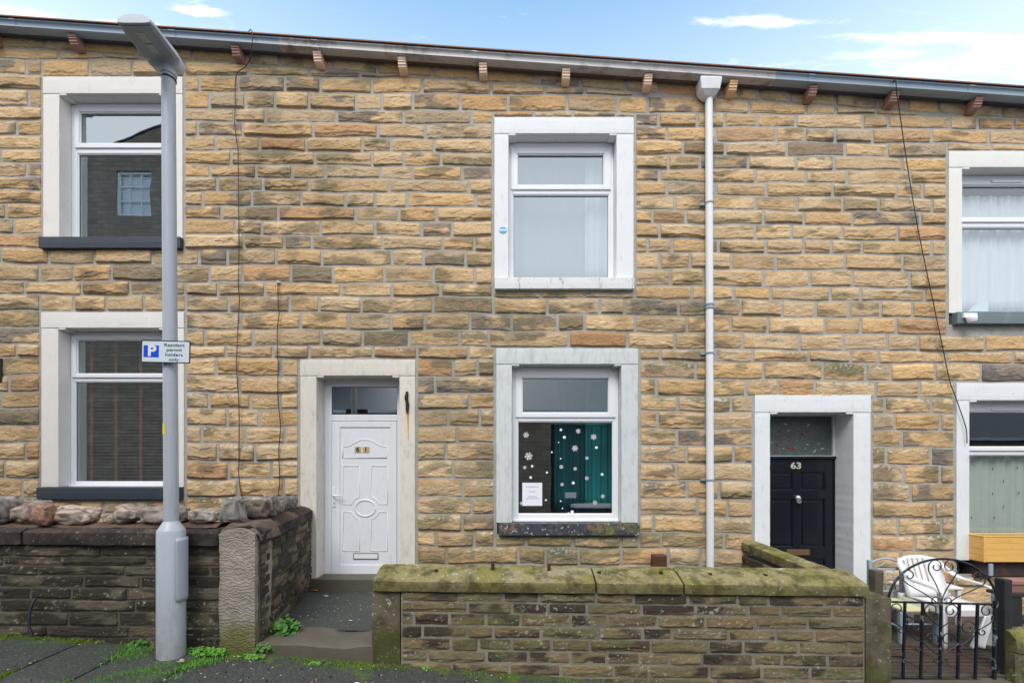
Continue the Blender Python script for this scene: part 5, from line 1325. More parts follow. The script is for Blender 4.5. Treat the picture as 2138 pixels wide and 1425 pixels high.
litter('pale leaf on the pavement right of the lamp post foot', 377, 1387, -2.0, M['dead_pale'], .035, 4, ground(-2.67, -2.0)+.005)
litter('white scrap on the pavement below the front step', 742, 1412, -2.14, M['flake'], .022, 5, ground(-1.2, -2.14)+.003)
litter('white scrap on the pavement below the left pier of the front wall', 864, 1412, -2.14, M['flake'], .024, 6, ground(-.75, -2.14)+.003)
litter('small terracotta chip at the foot of the front wall', 922, 1391, -1.87, M['dead_leaf'], .012, 7, ground(-.6, -1.87)+.003)
# grit scattered over pavement and path
def grit(label, n, xr, yr, zf, mat, seed, s0=.004, s1=.011):
    r_ = random.Random(seed); m_ = MB()
    for _ in range(n):
        x_, y_ = r_.uniform(*xr), r_.uniform(*yr); q = r_.uniform(s0, s1); z_ = zf(x_, y_); a_ = r_.uniform(0, 3)
        P_ = [(x_+q*math.cos(a_+k*1.57)*r_.uniform(.6, 1.2), y_+q*math.sin(a_+k*1.57)*r_.uniform(.6, 1.2), z_) for k in range(4)]
        m_.add(P_+[(x_, y_, z_+q*.7)], [(0, 1, 4), (1, 2, 4), (2, 3, 4), (3, 0, 4)])
    return tag(m_.build('grit', mat, recalc=False), label, 'grit', kind='stuff')
grit('pale grit scattered over the dark pavement', 500, (-5.2, 3.0), (-3.0, -1.78), lambda x, y: ground(x, y)+.006, M['dead_pale'], 1)
grit('dark grit scattered over the dark pavement', 700, (-5.2, 3.0), (-3.0, -1.76), lambda x, y: ground(x, y)+.006, M['soil'], 2, .005, .014)
grit('small stones and crumbs on the entry path of the white door', 50, (-2.4, -1.2), (-1.4, -.1), lambda x, y: .190, M['dead_pale'], 3)
# black hose stub at the foot of the left wall
cable('black bent cable sticking up beside the left garden wall', [(75, 1247, -1.80), (66, 1262, -1.83), (61, 1285, -1.85), (61, 1308, -1.86), (67, 1328, -1.87)], .011, M['cable'])

# ---------------------------------------------------------------- lamp post
LXp, LYp = -2.833, -1.92
lamp = empty('street_lamp'); tag(lamp, 'grey steel street lamp post standing on the pavement against the left wall', 'street lamp')
kS = F/(D+LYp)
gz = ground(LXp, LYp)-.05
zt_base = HZ+(HY-1107)/kS; z_c = HZ+(HY-1087)/kS; z_top = HZ+(HY-150)/kS
lean = -.004
m_ = MB(); m_.lathe([(.101, gz-.1), (.101, zt_base-.0), (.095, zt_base+.012), (.060, z_c-.01), (.053, z_c)], (LXp, LYp, 0), 36); m_.build('base_section', M['lamp_grey'], lamp, smooth=True)
m_ = MB(); m_.tube([(LXp, LYp, z_c-.02), (LXp-.024, LYp, z_top)], [.0525, .049], 32); m_.build('shaft', M['lamp_grey'], lamp, smooth=True)
# curved access door wrapped on the base
m_ = MB(); za, zb2 = HZ+(HY-1252)/kS, HZ+(HY-1121)/kS; n_ = 12; vs = []
for j, (z, sh) in enumerate([(za, .4), (za+.03, 0), (zb2-.03, 0), (zb2, .4)]):
    for i in range(n_):
        a_ = R(-38+sh*12)+(R(34-sh*12)-R(-38+sh*12))*i/(n_-1)
        for rr_ in (.1035,): vs.append((LXp+rr_*math.cos(a_), LYp+rr_*math.sin(a_), z))
m_.add(vs, [(j*n_+i, j*n_+i+1, (j+1)*n_+i+1, (j+1)*n_+i) for j in range(3) for i in range(n_-1)]); o = m_.build('access_door', M['lamp_grey'], lamp, smooth='all'); md = o.modifiers.new('t', 'SOLIDIFY'); md.thickness = .012; md.offset = -1
ad = o
la = R(0); m_ = MB(); lz = zb2-.10; lx_, ly_ = LXp+.104*math.cos(R(-25)), LYp+.104*math.sin(R(-25))
m_.tube([(lx_-.002, ly_+.001, lz), (lx_+.007, ly_-.003, lz)], .011, 12); m_.build('lock', M['gasket'], ad)
zc_ = HZ+(HY-185)/kS
m_ = MB(); m_.lathe([(.0535, -.006), (.0535, .006)], (LXp-.02, LYp, HZ+(HY-166)/kS), 24); m_.build('clamp_band', M['gasket'], lamp, smooth=True)
# lamp head: body + glass + spigot
hd = empty('lamp_head'); hd.parent = lamp
hx, hy, hz = LXp-.022, LYp, z_top
m_ = MB(); m_.lathe([(.056, -.03), (.060, .03), (.05, .06)], (hx, hy, hz), 24); m_.build('spigot', M['lamp_grey'], hd, smooth=True)
# outline in plan (x across, y toward the street), local; z bottom flat, domed top
def hpt(s_, t_, zz_): # s across -1..1, t along 0(rear)..1(front)
    wd = np.interp(t_, [0, .08, .28, .92, 1], [.100, .130, .146, .140, .126]); return (hx-.020+s_*wd*.97+.035*t_, hy+.075-.435*t_, hz+.055+.0*t_+zz_)
ns, nt_ = 13, 17; vs = []; 
for j in range(nt_):
    t_ = j/(nt_-1)
    for i in range(ns):
        s_ = -1+2*i/(ns-1); hgt_ = .085*(1-abs(s_)**3.5)*(1-.55*t_**2)*min(1, .55+t_*3)
        vs.append(hpt(s_, t_, .02+hgt_))
nT = len(vs)
for j in range(nt_):
    t_ = j/(nt_-1)
    for i in range(ns):
        s_ = -1+2*i/(ns-1); dep = (-.045 if t_ < .30 else -.006)*(1-abs(s_)**6)*min(1, t_*8+.2); vs.append(hpt(s_*.985, t_, dep))
fs = [(j*ns+i, j*ns+i+1, (j+1)*ns+i+1, (j+1)*ns+i) for j in range(nt_-1) for i in range(ns-1)]+[(nT+j*ns+i, nT+(j+1)*ns+i, nT+(j+1)*ns+i+1, nT+j*ns+i+1) for j in range(nt_-1) for i in range(ns-1)]
for j in range(nt_-1):
    for i in (0, ns-1): fs.append((j*ns+i, (j+1)*ns+i, nT+(j+1)*ns+i, nT+j*ns+i))
for i in range(ns-1):
    for j in (0, nt_-1): fs.append((j*ns+i, j*ns+i+1, nT+j*ns+i+1, nT+j*ns+i))
m_ = MB(); m_.add(vs, fs); m_.build('housing', M['lamp_light'], hd, smooth=True)
m_ = MB(); q = [hpt(-.86, .36, -.010), hpt(.86, .36, -.010), hpt(.86, .95, -.010), hpt(-.86, .95, -.010)]; q2 = [(p[0], p[1], p[2]-.006) for p in q]
m_.add(q+q2, [(0, 1, 2, 3), (7, 6, 5, 4), (0, 4, 5, 1), (1, 5, 6, 2), (2, 6, 7, 3), (3, 7, 4, 0)]); m_.build('lens', M['lamp_under'], hd)
m_ = MB()
for (a_, b_) in ((.46, .64), (.67, .85)):
    q = [hpt(-.22, a_, -.0195), hpt(.22, a_, -.0195), hpt(.22, b_, -.0195), hpt(-.22, b_, -.0195)]; q2 = [(p[0], p[1], p[2]+.003) for p in q]
    m_.add(q+q2, [(0, 1, 2, 3), (7, 6, 5, 4), (0, 4, 5, 1), (1, 5, 6, 2), (2, 6, 7, 3), (3, 7, 4, 0)])
m_.build('led_module', M['lamp_led'], hd)
# sticker on the shaft
zs_ = HZ+(HY-896)/kS; m_ = MB(); vs = []
for z in (zs_-.045, zs_+.045):
    for i in range(6):
        a_ = R(-142)+R(45)*i/5; vs.append((LXp-.005+.0535*math.cos(a_), LYp+.0535*math.sin(a_), z))
m_.add(vs, [(i, i+1, i+7, i+6) for i in range(5)]); m_.build('yellow_sticker', M['yellow'], lamp)
# parking sign clamped to the post
sg = empty('parking_sign'); tag(sg, 'small white sign with blue P, Resident permit holders only, fixed to the lamp post', 'sign')
SY = LYp-.075; k_ = (D+SY)/F
def sp_(px, py): return ((px-CX)*k_, HZ+(HY-py)*k_)
tilt = R(1.3)      # plate hangs slightly down to the right
cx_, cz_ = sp_(346, 734); hw, hh = 51*k_, 23.3*k_
def plate(name, w0, w1, h0, h1, y0, y1, mat, rad=.012):
    pts = []
    for (cx2, cz2, a0) in ((w1-rad, h1-rad, 0), (w0+rad, h1-rad, 90), (w0+rad, h0+rad, 180), (w1-rad, h0+rad, 270)):
        for k in range(5):
            a_ = R(a0+k*22.5); pts.append((cx2+rad*math.cos(a_), cz2+rad*math.sin(a_)))
    c, s_ = math.cos(-tilt), math.sin(-tilt)
    m2 = MB(); m2.prism([(cx_+p[0]*c-p[1]*s_, cz_+p[0]*s_+p[1]*c) for p in pts], y0, y1); return m2.build(name, mat, sg)
plate('border', -hw-.001, hw+.001, -hh-.001, hh+.001, SY, SY+.003, M['sign_black'])
plate('face', -hw+.0075, hw-.0075, -hh+.0075, hh-.0075, SY-.001, SY+.001, M['sign_white'], .008)
kk_ = k_/15.83   # zoomed pixel to metre
plate('blue_panel', (318-1045)*kk_, (822-1045)*kk_, (690-880)*kk_+.0, (690-490)*kk_, SY-.002, SY, M['sign_blue'], .001)
def stx(body, name, mat, zx, zy, size, y_, bold, sx=1.0):
    u, v = (zx-1045)*kk_, (690-zy)*kk_; c, s_ = math.cos(-tilt), math.sin(-tilt)
    return text(body, name, mat, cx_+u*c-v*s_, cz_+u*s_+v*c, y_, size, sg, bold=bold, sx=sx, rot=tilt, ext=.0006)
stx('P', 'letter', M['sign_text_white'], 592, 685, .118, SY-.003, .0045, 1.15)
for body, zx, zy in (('Resident', 1330, 470), ('permit', 1328, 625), ('holders', 1325, 785), ('only', 1322, 945)):
    stx(body, 'lettering', M['sign_black'], zx, zy, .0345, SY-.002, .00025, 1.27)
m_ = MB(); m_.lathe([(.058, -.02), (.058, .02)], (LXp-.013, LYp, cz_), 20); m_.box(LXp-.06, LXp+.04, SY+.003, LYp, cz_-.018, cz_+.018); m_.build('clamp', M['gutter_grey'], sg)

# ---------------------------------------------------------------- gate
GYp = -1.70; kg = (D+GYp)/F
def gp(zx, zy, y=GYp):     # coordinates of the 4.83x enlargement
    px, py = 1800+zx/4.8314, 1130+zy/4.8314; return Vector(((px-CX)*(D+y)/F, y, HZ+(HY-py)*(D+y)/F))
gate = empty('iron_gate'); tag(gate, 'black wrought iron garden gate with arched top and scrollwork', 'gate')
m_ = MB()
def bar(m2, a, b, w_=.013, t_=.006, y=GYp):
    a = gp(*a, y); b = gp(*b, y); m2.tube([a, b], w_, 4)
bar(m_, (262, 1372), (1345, 1398), .012); bar(m_, (275, 605), (1365, 632), .011); bar(m_, (1345, 600), (1330, 1400), .016); bar(m_, (268, 560), (258, 1378), .010)
bar(m_, (258, 1152), (432, 1158), .010); bar(m_, (1160, 1168), (1345, 1176), .010)
arch = [gp(812-548*math.cos(a_), 620-447*math.sin(a_)) for a_ in [math.pi*k/40 for k in range(41)]]
m_.tube(arch, .0105, 6); m_.build('frame', M['iron'], gate)
for a, b in (((432, 612), (412, 1385)), ((612, 612), (590, 1388)), ((797, 615), (782, 1392)), ((982, 618), (962, 1392)), ((1165, 622), (1140, 1395))):
    m_ = MB(); bar(m_, a, b, .0120, y=GYp); m_.build('bar', M['iron'], gate)
def bez(p, n=14):
    out_ = []
    for i in range(len(p)-1):
        p0 = Vector(p[max(i-1, 0)]); p1 = Vector(p[i]); p2 = Vector(p[i+1]); p3 = Vector(p[min(i+2, len(p)-1)])
        for k in range(n):
            t_ = k/n; out_.append(.5*((2*p1)+(-p0+p2)*t_+(2*p0-5*p1+4*p2-p3)*t_*t_+(-p0+3*p1-3*p2+p3)*t_**3))
    out_.append(Vector(p[-1])); return out_
def scroll(pts, y=GYp-.012, r_=.0050):
    v = [gp(p[0], p[1], y) for p in bez(pts, 5)]; m2 = MB(); m2.tube(v, r_, 6); m2.build('scroll', M['iron'], gate, smooth='all')
def curl(cx2, cy2, r0, a0, turns, sgn=1, n=12):     # spiral ending at centre
    return [(cx2+r0*(1-.72*k/n)*math.cos(a0+sgn*turns*2*math.pi*k/n), cy2+r0*(1-.72*k/n)*math.sin(a0+sgn*turns*2*math.pi*k/n)) for k in range(n+1)]
# lyre in the arch
scroll([(800, 610), (790, 540), (740, 420), (680, 310)]+curl(745, 250, 78, math.pi*.9, 1.15, 1))
scroll([(800, 610), (830, 520), (900, 400), (965, 300)]+curl(888, 250, 80, .1, 1.15, -1))
scroll([(745, 605), (640, 530), (500, 450), (415, 390)]+curl(475, 340, 66, math.pi*.85, 1.1, 1))
scroll([(880, 612), (960, 560), (1110, 490), (1225, 430)]+curl(1175, 360, 72, .5, 1.1, -1))
scroll(curl(735, 600, 48, math.pi*1.9, .9, -1)); scroll(curl(870, 603, 46, math.pi*1.1, .9, 1))
# hearts under the rail
scroll([(795, 860), (700, 790), (640, 720)]+curl(700, 690, 68, math.pi*.95, 1.15, 1)); scroll([(800, 865), (900, 790), (960, 720)]+curl(895, 695, 72, .0, 1.15, -1))
scroll([(600, 1010), (500, 950), (455, 880)]+curl(530, 850, 80, math.pi*.98, 1.15, 1)); scroll([(985, 1055), (1100, 970), (1140, 900)]+curl(1065, 870, 82, .1, 1.15, -1))
scroll([(790, 1150), (680, 1080), (610, 1010), (540, 990)]); scroll([(795, 1150), (880, 1095), (960, 1040), (985, 1000)])
scroll([(430, 880), (340, 820), (285, 760)]); scroll(curl(352, 680, 66, math.pi, 1.0, 1)); scroll([(1175, 890), (1290, 820), (1340, 740)]+curl(1258, 700, 76, .1, 1.15, -1))
scroll(curl(712, 990, 76, math.pi*1.1, 1.15, 1)); scroll(curl(868, 985, 74, -.1, 1.15, -1))
scroll(curl(560, 1070, 36, 0, .9, 1)); scroll(curl(1015, 1085, 34, math.pi, .9, -1)); scroll(curl(1215, 910, 38, math.pi, .9, -1)); scroll(curl(390, 890, 34, 0, .9, 1))
scroll(curl(745, 1190, 36, 0, .9, 1)); scroll(curl(832, 1190, 34, math.pi, .9, -1))
# hinge/latch bracket
lb = MB(); lb.box(*[gp(1285, 0).x, gp(1325, 0).x], GYp-.0, GYp+.012, gp(0, 345).z, gp(0, 225).z); tag(lb.build('metal_bracket', M['chair_metal'], bevel=.002), 'short galvanised bracket standing above the right end of the gate arch', 'bracket')

# timber posts, box, trough, planter
m_ = MB(); a = W(1820, 1252, -1.45); b = W(1840, 1188, -1.45); rough_box(m_, a[0], b[0], -1.49, -1.40, -.1, b[1], .008, .03, 5); tag(m_.build('timber_post', M['wood_old'], bevel=.008), 'weathered grey timber stump behind the stone gate pier', 'post')
m_ = MB(); a = gp(1392, 1330, -1.62); b = gp(1474, 372, -1.62); rough_box(m_, a.x, b.x, -1.66, -1.57, -.5, b.z, .005, .03, 6); tag(m_.build('timber_post', M['wood_black'], bevel=.006), 'black stained timber gate post at the right of the gate', 'post')
pl = empty('black_trough'); tag(pl, 'black timber box beside the gate post, holding the terracotta planter', 'timber box')
bxl, bzt, bzb = 4.72, .52, .17
for k, (u0_, u1_) in enumerate(((bxl, bxl+.15), (bxl+.67, bxl+.82))):
    m_ = MB(); m_.box(u0_, u1_, -1.38, -1.34, bzb, bzt-.032); m_.build('side_board', M['wood_black'], pl, bevel=.006)
m_ = MB(); m_.box(bxl-.01, bxl+.83, -1.385, -1.20, bzt-.03, bzt); m_.build('shelf', M['wood_black'], pl, bevel=.004)
m_ = MB(); m_.box(bxl+.02, bxl+.8, -1.335, -1.22, bzb+.05, bzb+.09); m_.build('lower_shelf', M['wood_black'], pl, bevel=.004)
for u0_ in (bxl+.02, bxl+.76):
    m_ = MB(); m_.box(u0_, u0_+.04, -1.335, -1.295, -.12, bzb+.05); m_.build('leg', M['wood_black'], pl)
tp_ = empty('plant_trough'); tag(tp_, 'faded terracotta plastic trough on the black box by the gate', 'planter')
zt3_ = bzt+.002; x0 = 4.73; m_ = MB()
def tr(z, e): return [(x0+.03-e, -1.35-e, z), (x0+.80+e, -1.35-e, z), (x0+.80+e, -1.225+e, z), (x0+.03-e, -1.225+e, z)]
vs = tr(zt3_, -.02)+tr(zt3_+.085, .0)+tr(zt3_+.085, .010)+tr(zt3_+.115, .012)+tr(zt3_+.115, .002)+tr(zt3_+.07, -.008)
m_.add(vs, [(3, 2, 1, 0)]+[(4*k+i, 4*k+(i+1) % 4, 4*k+4+(i+1) % 4, 4*k+4+i) for k in range(5) for i in range(4)]); m_.build('trough', M['terracotta'], tp_)
m_ = MB(); m_.add(tr(zt3_+.075, -.006), [(0, 1, 2, 3)]); m_.build('soil', M['soil'], tp_)
wb = empty('window_box'); tag(wb, 'yellow pine window box on the sill of the lower right window', 'window box')
y0_, y1_ = -.20, .02; X0_ = WX(2024, -.10)-.0; xa = WX(2053, y0_)
zt4, zb4 = WZ(1120.5, y0_), WZ(1172.5, y0_); xL = xa; xR = xa+1.15
nb_ = 4
for k in range(nb_):
    za_, zb_ = zb4+(zt4-zb4)*k/nb_+.0008, zb4+(zt4-zb4)*(k+1)/nb_-.0008
    m_ = MB(); m_.box(xL, xR, y0_, y0_+.018, za_, zb_); m_.build('front_board', M['wood_new'], wb, bevel=.002)
    m_ = MB(); m_.box(xL, xL+.018, y0_+.0185, y1_, za_, zb_); m_.box(xR-.018, xR, y0_+.0185, y1_, za_, zb_); m_.build('end_board', M['wood_new'], wb, bevel=.002)
m_ = MB(); m_.frame(0, 1, 0, 1, .1, 0, 1) if False else None
m_.box(xL-.006, xR+.006, y0_-.004, y0_+.03, zt4, zt4+.016); m_.box(xL-.006, xL+.03, y0_+.031, y1_, zt4, zt4+.016); m_.box(xL+.031, xR, y1_-.03, y1_, zt4, zt4+.016); m_.build('top_rim', M['wood_new'], wb, bevel=.002)
m_ = MB(); m_.box(xL+.02, xR-.02, y0_+.02, y1_, zt4-.08, zt4-.04); m_.build('soil', M['soil'], wb)
m_ = MB(); m_.box(xL+.002, xL+.03, y0_-.0045, y0_-.0005, zb4, zt4-.001); m_.build('corner_trim', M['wood_new'], wb)

# right-hand mossy gate pier
gpz = empty('gate_pier'); tag(gpz, 'mossy rounded stone gate pier at the bottom right corner', 'gate pier')
RX = 4.40
rowgate(RX, RX+.75, -1.0, gp(0, 1125, -1.72).z, -1.73, -1.57, colp((.17, .15, .10), -.12, (.15, .18, .04)), 'pier_shaft', gpz, M['coping_moss'], 65, .008)
pr_ = [(0, 0), (.012, .06), (0, .13), (-.04, .175), (-.1, .195), (-.17, .175), (-.19, .12), (-.18, 0)]
coping_loft('cap_stone', M['coping_moss'], gpz, (RX-.0, -1.74, gp(0, 1130, -1.74).z), (RX+.8, -1.74, gp(0, 1130, -1.74).z), pr_, colf_moss, 140, amp=.012)

# ---------------------------------------------------------------- metal chair
FL = -.118
mc = empty('metal_chair'); tag(mc, 'grey metal kitchen chair with cream seat pad behind the gate', 'chair')
x0, x1, yb_, yf = 4.07, 4.44, -.56, -.98; zs_ = .235; zt_ = .70
for x_ in (x0, x1):
    m_ = MB(); m_.box(x_-.02, x_+.02, yb_-.018, yb_+.018, FL, zt_-.03); m_.build('back_leg', M['chair_metal'], mc, bevel=.006)
    m_ = MB(); m_.box(x_-.022, x_+.022, yf-.01, yf+.03, FL, zs_-.02); m_.build('front_leg', M['chair_metal'], mc, bevel=.006)
m_ = MB(); m_.tube([(x0, yb_, zt_-.07)]+[(x0+(x1-x0)*k/12, yb_, zt_-.07+.055*math.sin(math.pi*k/12)) for k in range(1, 12)]+[(x1, yb_, zt_-.07)], .013, 8); m_.build('top_rail', M['chair_metal'], mc, smooth='all')
m_ = MB(); m_.tube([(x0, yb_, zt_-.135), (x1, yb_, zt_-.135)], .010, 8); m_.build('cross_rail', M['chair_metal'], mc, smooth='all')
m_ = MB(); m_.tube([(x0, yb_, zs_+.08), (x1, yb_, zs_+.08)], .011, 8); m_.build('cross_rail', M['chair_metal'], mc, smooth='all')
m_ = MB(); m_.tube([(x0+.03, yb_, zt_-.125), (x0+.12, yb_, zt_-.10), (x0+.185, yb_, zt_-.055)], .006, 6); m_.tube([(x1-.03, yb_, zt_-.125), (x1-.12, yb_, zt_-.10), (x1-.185, yb_, zt_-.055)], .006, 6); m_.build('back_ornament', M['chair_metal'], mc, smooth='all')
for k in range(3):
    x_ = x0+(x1-x0)*(k+1)/4; m_ = MB(); m_.tube([(x_, yb_, zt_-.135), (x_, yb_, zs_+.08)], .008, 8); m_.build('spindle', M['chair_metal'], mc, smooth='all')
m_ = MB(); m_.box(x0-.0, x1+.0, yf-.02, yb_-.02, zs_-.02, zs_+.012); m_.build('seat', M['cushion'], mc, bevel=.012, seg=3)
m_ = MB(); m_.tube([(x0, yf, FL+.17), (x0, yb_, FL+.17)], .009, 8); m_.tube([(x1, yf, FL+.17), (x1, yb_, FL+.17)], .009, 8); m_.tube([(x0, yf+.02, FL+.20), (x1, yf+.02, FL+.20)], .009, 8); m_.build('stretcher', M['chair_metal'], mc, smooth='all')

# ---------------------------------------------------------------- white plastic armchair
ac = empty('plastic_armchair'); tag(ac, 'white moulded plastic garden armchair standing behind the gate', 'chair')
def strip(m2, pts, wv, th=.006):
    """ribbon: list of (point, half-width vector)"""
    vs = []; 
    for p, w_ in pts: vs += [Vector(p)-Vector(w_), Vector(p)+Vector(w_)]
    m2.add([tuple(v) for v in vs], [(2*i, 2*i+1, 2*i+3, 2*i+2) for i in range(len(pts)-1)])
ox, oyb = 4.62, -.66
def A(x, y, z): return (ox+x, oyb-y, FL+z)       # local: x right, y forward, z up
# backrest with three slots, leaning back
m_ = MB(); cols_ = [(-.235, -.13), (-.13, -.10), (-.085, -.055), (-.035, -.005), (.02, .05), (.075, .13), (.13, .235)]
edges_b = [-.235, -.115, -.100, -.055, -.040, .005, .020, .065, .080, .235]
zb_l = [.40, .50, .56, .62, .68, .74, .80, .835]; 
slot = {(2-1, 0)}
def bk(x, z):
    t_ = (z-.40)/.435; wsc = 1.0+.02*t_; y = .03-.14*t_-.10*(1-(x/.235)**2)*(.35)*1.0; zz_ = z-(.05*(abs(x)/.235)**2.5 if z > .8 else 0); return A(x*wsc, y, zz_)
for i in range(len(edges_b)-1):
    for j in range(len(zb_l)-1):
        is_slot = i in (1, 3, 5, 7) and 1 <= j <= 5
        if is_slot: continue
        q = [(edges_b[i], zb_l[j]), (edges_b[i+1], zb_l[j]), (edges_b[i+1], zb_l[j+1]), (edges_b[i], zb_l[j+1])]
        m_.add([bk(*p) for p in q], [(0, 1, 2, 3)])
o = m_.build('backrest', M['plastic_white'], ac, smooth='all')
bm = bmesh.new(); bm.from_mesh(o.data); bmesh.ops.remove_doubles(bm, verts=bm.verts, dist=.0005); bmesh.ops.recalc_face_normals(bm, faces=bm.faces); bm.to_mesh(o.data); bm.free()
md = o.modifiers.new('t', 'SOLIDIFY'); md.thickness = .010
# seat
m_ = MB(); n1 = 10; vs = []
for j in range(n1):
    for i in range(n1):
        s_ = -1+2*i/(n1-1); t_ = j/(n1-1); vs.append(A(s_*(.225+.02*t_), .02+.44*t_, .40+.02*t_+.018*s_*s_-(.03*(t_-.85)/.15 if t_ > .85 else 0)))
m_.add(vs, [(j*n1+i, j*n1+i+1, (j+1)*n1+i+1, (j+1)*n1+i) for j in range(n1-1) for i in range(n1-1)]); o = m_.build('seat', M['plastic_white'], ac, smooth='all'); md = o.modifiers.new('t', 'SOLIDIFY'); md.thickness = .014
for sx in (-1, 1):
    # arm: sweeps from the top corner of the back forward and down, widening into the front leg
    pts = bez([A(sx*.225, -.09, .78), A(sx*.25, 0.0, .70), A(sx*.275, .12, .645), A(sx*.285, .28, .635), A(sx*.28, .42, .62), A(sx*.27, .465, .58)], 6)
    wd = [(.030 if k < 8 else .034) for k in range(len(pts))]
    m_ = MB(); strip(m_, [(p, (wd[k]*.95, 0, -.010*sx+.012*(1-k/len(pts)))) for k, p in enumerate(pts)], None); o = m_.build('armrest', M['plastic_white'], ac, smooth='all'); md = o.modifiers.new('t', 'SOLIDIFY'); md.thickness = .014
    for nm, yy, y2, top_z, wdt in (('front_leg', .465, .49, .60, .05), ('back_leg', .0, -.07, .44, .04)):
        m_ = MB(); prs = []
        for k in range(9):
            t_ = k/8; z = top_z*(1-t_); p = A(sx*(.272-.0*t_), yy+(y2-yy)*t_, z)
            prs.append(p)
        vs = []; h_ = .055 if nm == 'front_leg' else .045
        for k, p in enumerate(prs):
            wk = h_*(1-.35*k/8)
            vs += [(p[0]-sx*wk, p[1], p[2]), (p[0], p[1]-.004, p[2]), (p[0]+sx*.004, p[1]+wk, p[2])]
        m_.add(vs, [(3*k+i, 3*k+i+1, 3*k+i+4, 3*k+i+3) for k in range(8) for i in range(2)]); o = m_.build(nm, M['plastic_white'], ac, smooth=True); md = o.modifiers.new('t', 'SOLIDIFY'); md.thickness = .008
    m_ = MB(); m_.box(A(sx*.27, 0, 0)[0]-.006, A(sx*.27, 0, 0)[0]+.006, A(0, .44, 0)[1], A(0, .02, 0)[1], FL+.355, FL+.41); m_.build('seat_apron', M['plastic_white'], ac, bevel=.004)
m_ = MB(); m_.box(ox-.22, ox+.22, oyb-.475, oyb-.463, FL+.34, FL+.405); m_.build('seat_apron', M['plastic_white'], ac, bevel=.004)
# white plastic sheet / bag hanging under the armchair seat at its right
def sheetbag(name, label, P0, wd, ht, folds, mat, lean=(0, 0), seed=0):
    m2 = MB(); nx_, nz_ = 46, 16; vs = []
    for j in range(nz_):
        t_ = j/(nz_-1)
        for i in range(nx_):
            s_ = i/(nx_-1); wk = wd*(.45+.55*t_) ; n_ = float(vn(s_*7+seed, t_*2.5, seed)); 
            vs.append((P0[0]+(s_-.5)*wk+lean[0]*t_, P0[1]-.05*math.sin(s_*folds*6.28+t_*1.3+n_*2)*(.4+.6*t_)+lean[1]*t_-.04*n_, P0[2]-ht*t_*(1-.12*s_)))
    m2.add(vs, [(j*nx_+i, j*nx_+i+1, (j+1)*nx_+i+1, (j+1)*nx_+i) for j in range(nz_-1) for i in range(nx_-1)]); o = m2.build(name, mat, smooth='all'); md = o.modifiers.new('t', 'SOLIDIFY'); md.thickness = .003
    return tag(o, label, 'bag')
sheetbag('plastic_bag', 'crumpled white bag hanging from the front of the plastic armchair', (4.79, -1.17, FL+.37), .34, .33, 3.2, M['white_cloth'], (-.05, 0), 3)
sheetbag('plastic_bag', 'grey white sheet bundled behind the metal chair under its seat', (4.33, -.50, FL+.30), .5, .26, 2.6, M['white_cloth'], (.02, 0), 8)
# red wire rack lying on the deck
wr = MB()
for k in range(9):
    y_ = -1.62+k*.07; wr.tube([(3.3, y_, FL+.012), (4.6, y_-.004, FL+.012)], .0028, 5)
for x_ in (3.72, 4.05, 4.38): wr.tube([(x_, -1.63, FL+.016), (x_+.03, -1.04, FL+.016)], .004, 5)
tag(wr.build('wire_rack', M['brown_plastic']), 'thin rust red wire grid lying on the deck behind the gate', 'wire rack')
# pale bench rail seen between the armchair arm and the wall
bn = empty('white_side_table'); tag(bn, 'low pale plastic table behind the right arm of the armchair', 'table')
m_ = MB(); m_.box(4.62, 5.25, -.46, -.16, .30, .325); m_.build('table_top', M['plastic_white'], bn, bevel=.006)
for x_ in (4.66, 5.21):
    for y_ in (-.43, -.19):
        m_ = MB(); m_.box(x_-.02, x_+.02, y_-.02, y_+.02, FL, .30); m_.build('leg', M['plastic_white'], bn, bevel=.004)

# ---------------------------------------------------------------- houses across the street (mirrored in the window panes)
hb_ = empty('gabled_house'); tag(hb_, 'tall dark stone house with a gable, mirrored in the upper left window', 'house')
Yo = -10.0; ko = (-Yo+D)/F
def O(px, py): return ((px-CX)*ko, HZ+(HY-py)*ko)
ap = O(322, 252); el = (ap[0]-7.5, ap[1]-7.5*.40); er = (ap[0]+5.2, ap[1]-5.2*.46)
wx0, wz1 = O(226, 343); wx1, wz0 = O(300, 440)
m_ = MB()
for poly in ([(el[0], -1), (wx0, -1), (wx0, el[1]+(ap[1]-el[1])*(wx0-el[0])/(ap[0]-el[0])), el], [(wx1, -1), (er[0], -1), er, ap, (wx1, el[1]+(ap[1]-el[1])*(wx1-el[0])/(ap[0]-el[0]))],
             [(wx0, -1), (wx1, -1), (wx1, wz0), (wx0, wz0)], [(wx0, wz1), (wx1, wz1), (wx1, el[1]+(ap[1]-el[1])*(wx1-el[0])/(ap[0]-el[0])), (wx0, el[1]+(ap[1]-el[1])*(wx0-el[0])/(ap[0]-el[0]))]):
    m_.prism(poly, Yo-.3, Yo)
m_.build('wall', M['opp_stone'], hb_)
m_ = MB()
for s_, e in ((0, el), (1, er)):
    d_ = Vector((e[0]-ap[0], 0, e[1]-ap[1])).normalized(); a = Vector((ap[0], 0, ap[1]+.05)); b = Vector((e[0], 0, e[1]+.05))+d_*.3
    m_.prism([(a.x, a.z), (b.x, b.z), (b.x, b.z+.05), (a.x, a.z+.05)], Yo-8, Yo+.02)
m_.build('roof', M['slate'], hb_)
wn_ = empty('window'); wn_.parent = hb_
m_ = MB(); m_.frame(wx0, wx1, wz0, wz1, .07, Yo-.16, Yo-.08)
for k in range(1, 3): m_.box(wx0+(wx1-wx0)*k/3-.018, wx0+(wx1-wx0)*k/3+.018, Yo-.15, Yo-.10, wz0, wz1); m_.box(wx0, wx1, Yo-.15, Yo-.101, wz0+(wz1-wz0)*k/3-.02, wz0+(wz1-wz0)*k/3+.02)
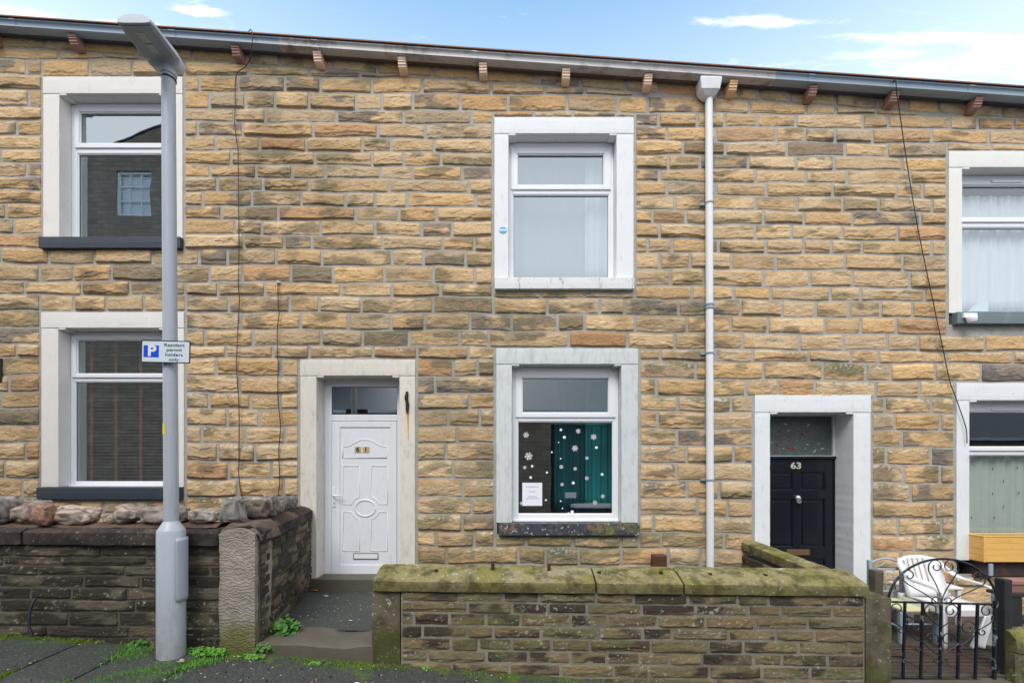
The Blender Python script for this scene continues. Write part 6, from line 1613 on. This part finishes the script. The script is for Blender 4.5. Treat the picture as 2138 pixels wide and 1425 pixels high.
m_.build('frame', M['upvc'], wn_)
m_ = MB(); m_.box(wx0, wx1, Yo-.25, Yo-.2, wz0, wz1); m_.build('pane', M['net'], wn_)
lb_ = empty('low_stone_building'); tag(lb_, 'low dark stone building with slate roof, mirrored in the door fanlight and snowflake window', 'building')
bx0_ = er[0]; bx1_ = O(1152, 0)[0]; bz = O(0, 853)[1]; rz_ = O(0, 806)[1]+.55
m_ = MB(); m_.box(bx0_, bx1_, Yo-.3, Yo-.02, -1.5, bz); m_.build('wall', M['opp_stone'], lb_)
m_ = MB(); m_.box(bx1_, bx1_+6.5, Yo-.35, Yo-.25, -1.5, bz-.5); m_.build('garage_door', M['wood_black'], lb_)
m_ = MB(); m_.box(bx1_, bx1_+6.5, Yo-.3, Yo-.02, bz-.5, bz); m_.build('beam', M['lamp_under'], lb_)
m_ = MB(); m_.prismx([(Yo+.25, bz-.02), (Yo-3.2, bz+1.75), (Yo-3.2, bz+1.6), (Yo+.1, bz-.1)], bx0_, bx1_+6.6); m_.build('roof', M['slate'], lb_)
m_ = MB(); m_.box(bx0_, bx1_+6.6, Yo+.2, Yo+.32, bz-.12, bz-.02); m_.build('gutter', M['lamp_light'], lb_)
rw = empty('stone_cottage'); tag(rw, 'long low dark stone cottage across the street, mirrored in the lower right window', 'house')
rx0, rx1, rz0 = bx1_+6.8, 27.0, 2.75
m_ = MB(); m_.box(rx0, rx1, Yo-.3, Yo-.02, -3.5, rz0); m_.build('wall', M['opp_stone'], rw)
m_ = MB(); m_.prismx([(Yo+.22, rz0-.02), (Yo-3.0, rz0+1.5), (Yo-3.0, rz0+1.38), (Yo+.1, rz0-.1)], rx0-.1, rx1); m_.build('roof', M['slate'], rw)
m_ = MB(); m_.box(rx0-.1, rx1, Yo+.18, Yo+.28, rz0-.12, rz0-.02); m_.build('gutter', M['lamp_light'], rw)
m_ = MB(); m_.box(er[0]-.02, er[0]+.1, Yo-8, Yo-.35, -1, er[1]-.3); m_.build('side_wall', M['opp_stone'], hb_)
print('built', len(bpy.data.objects))
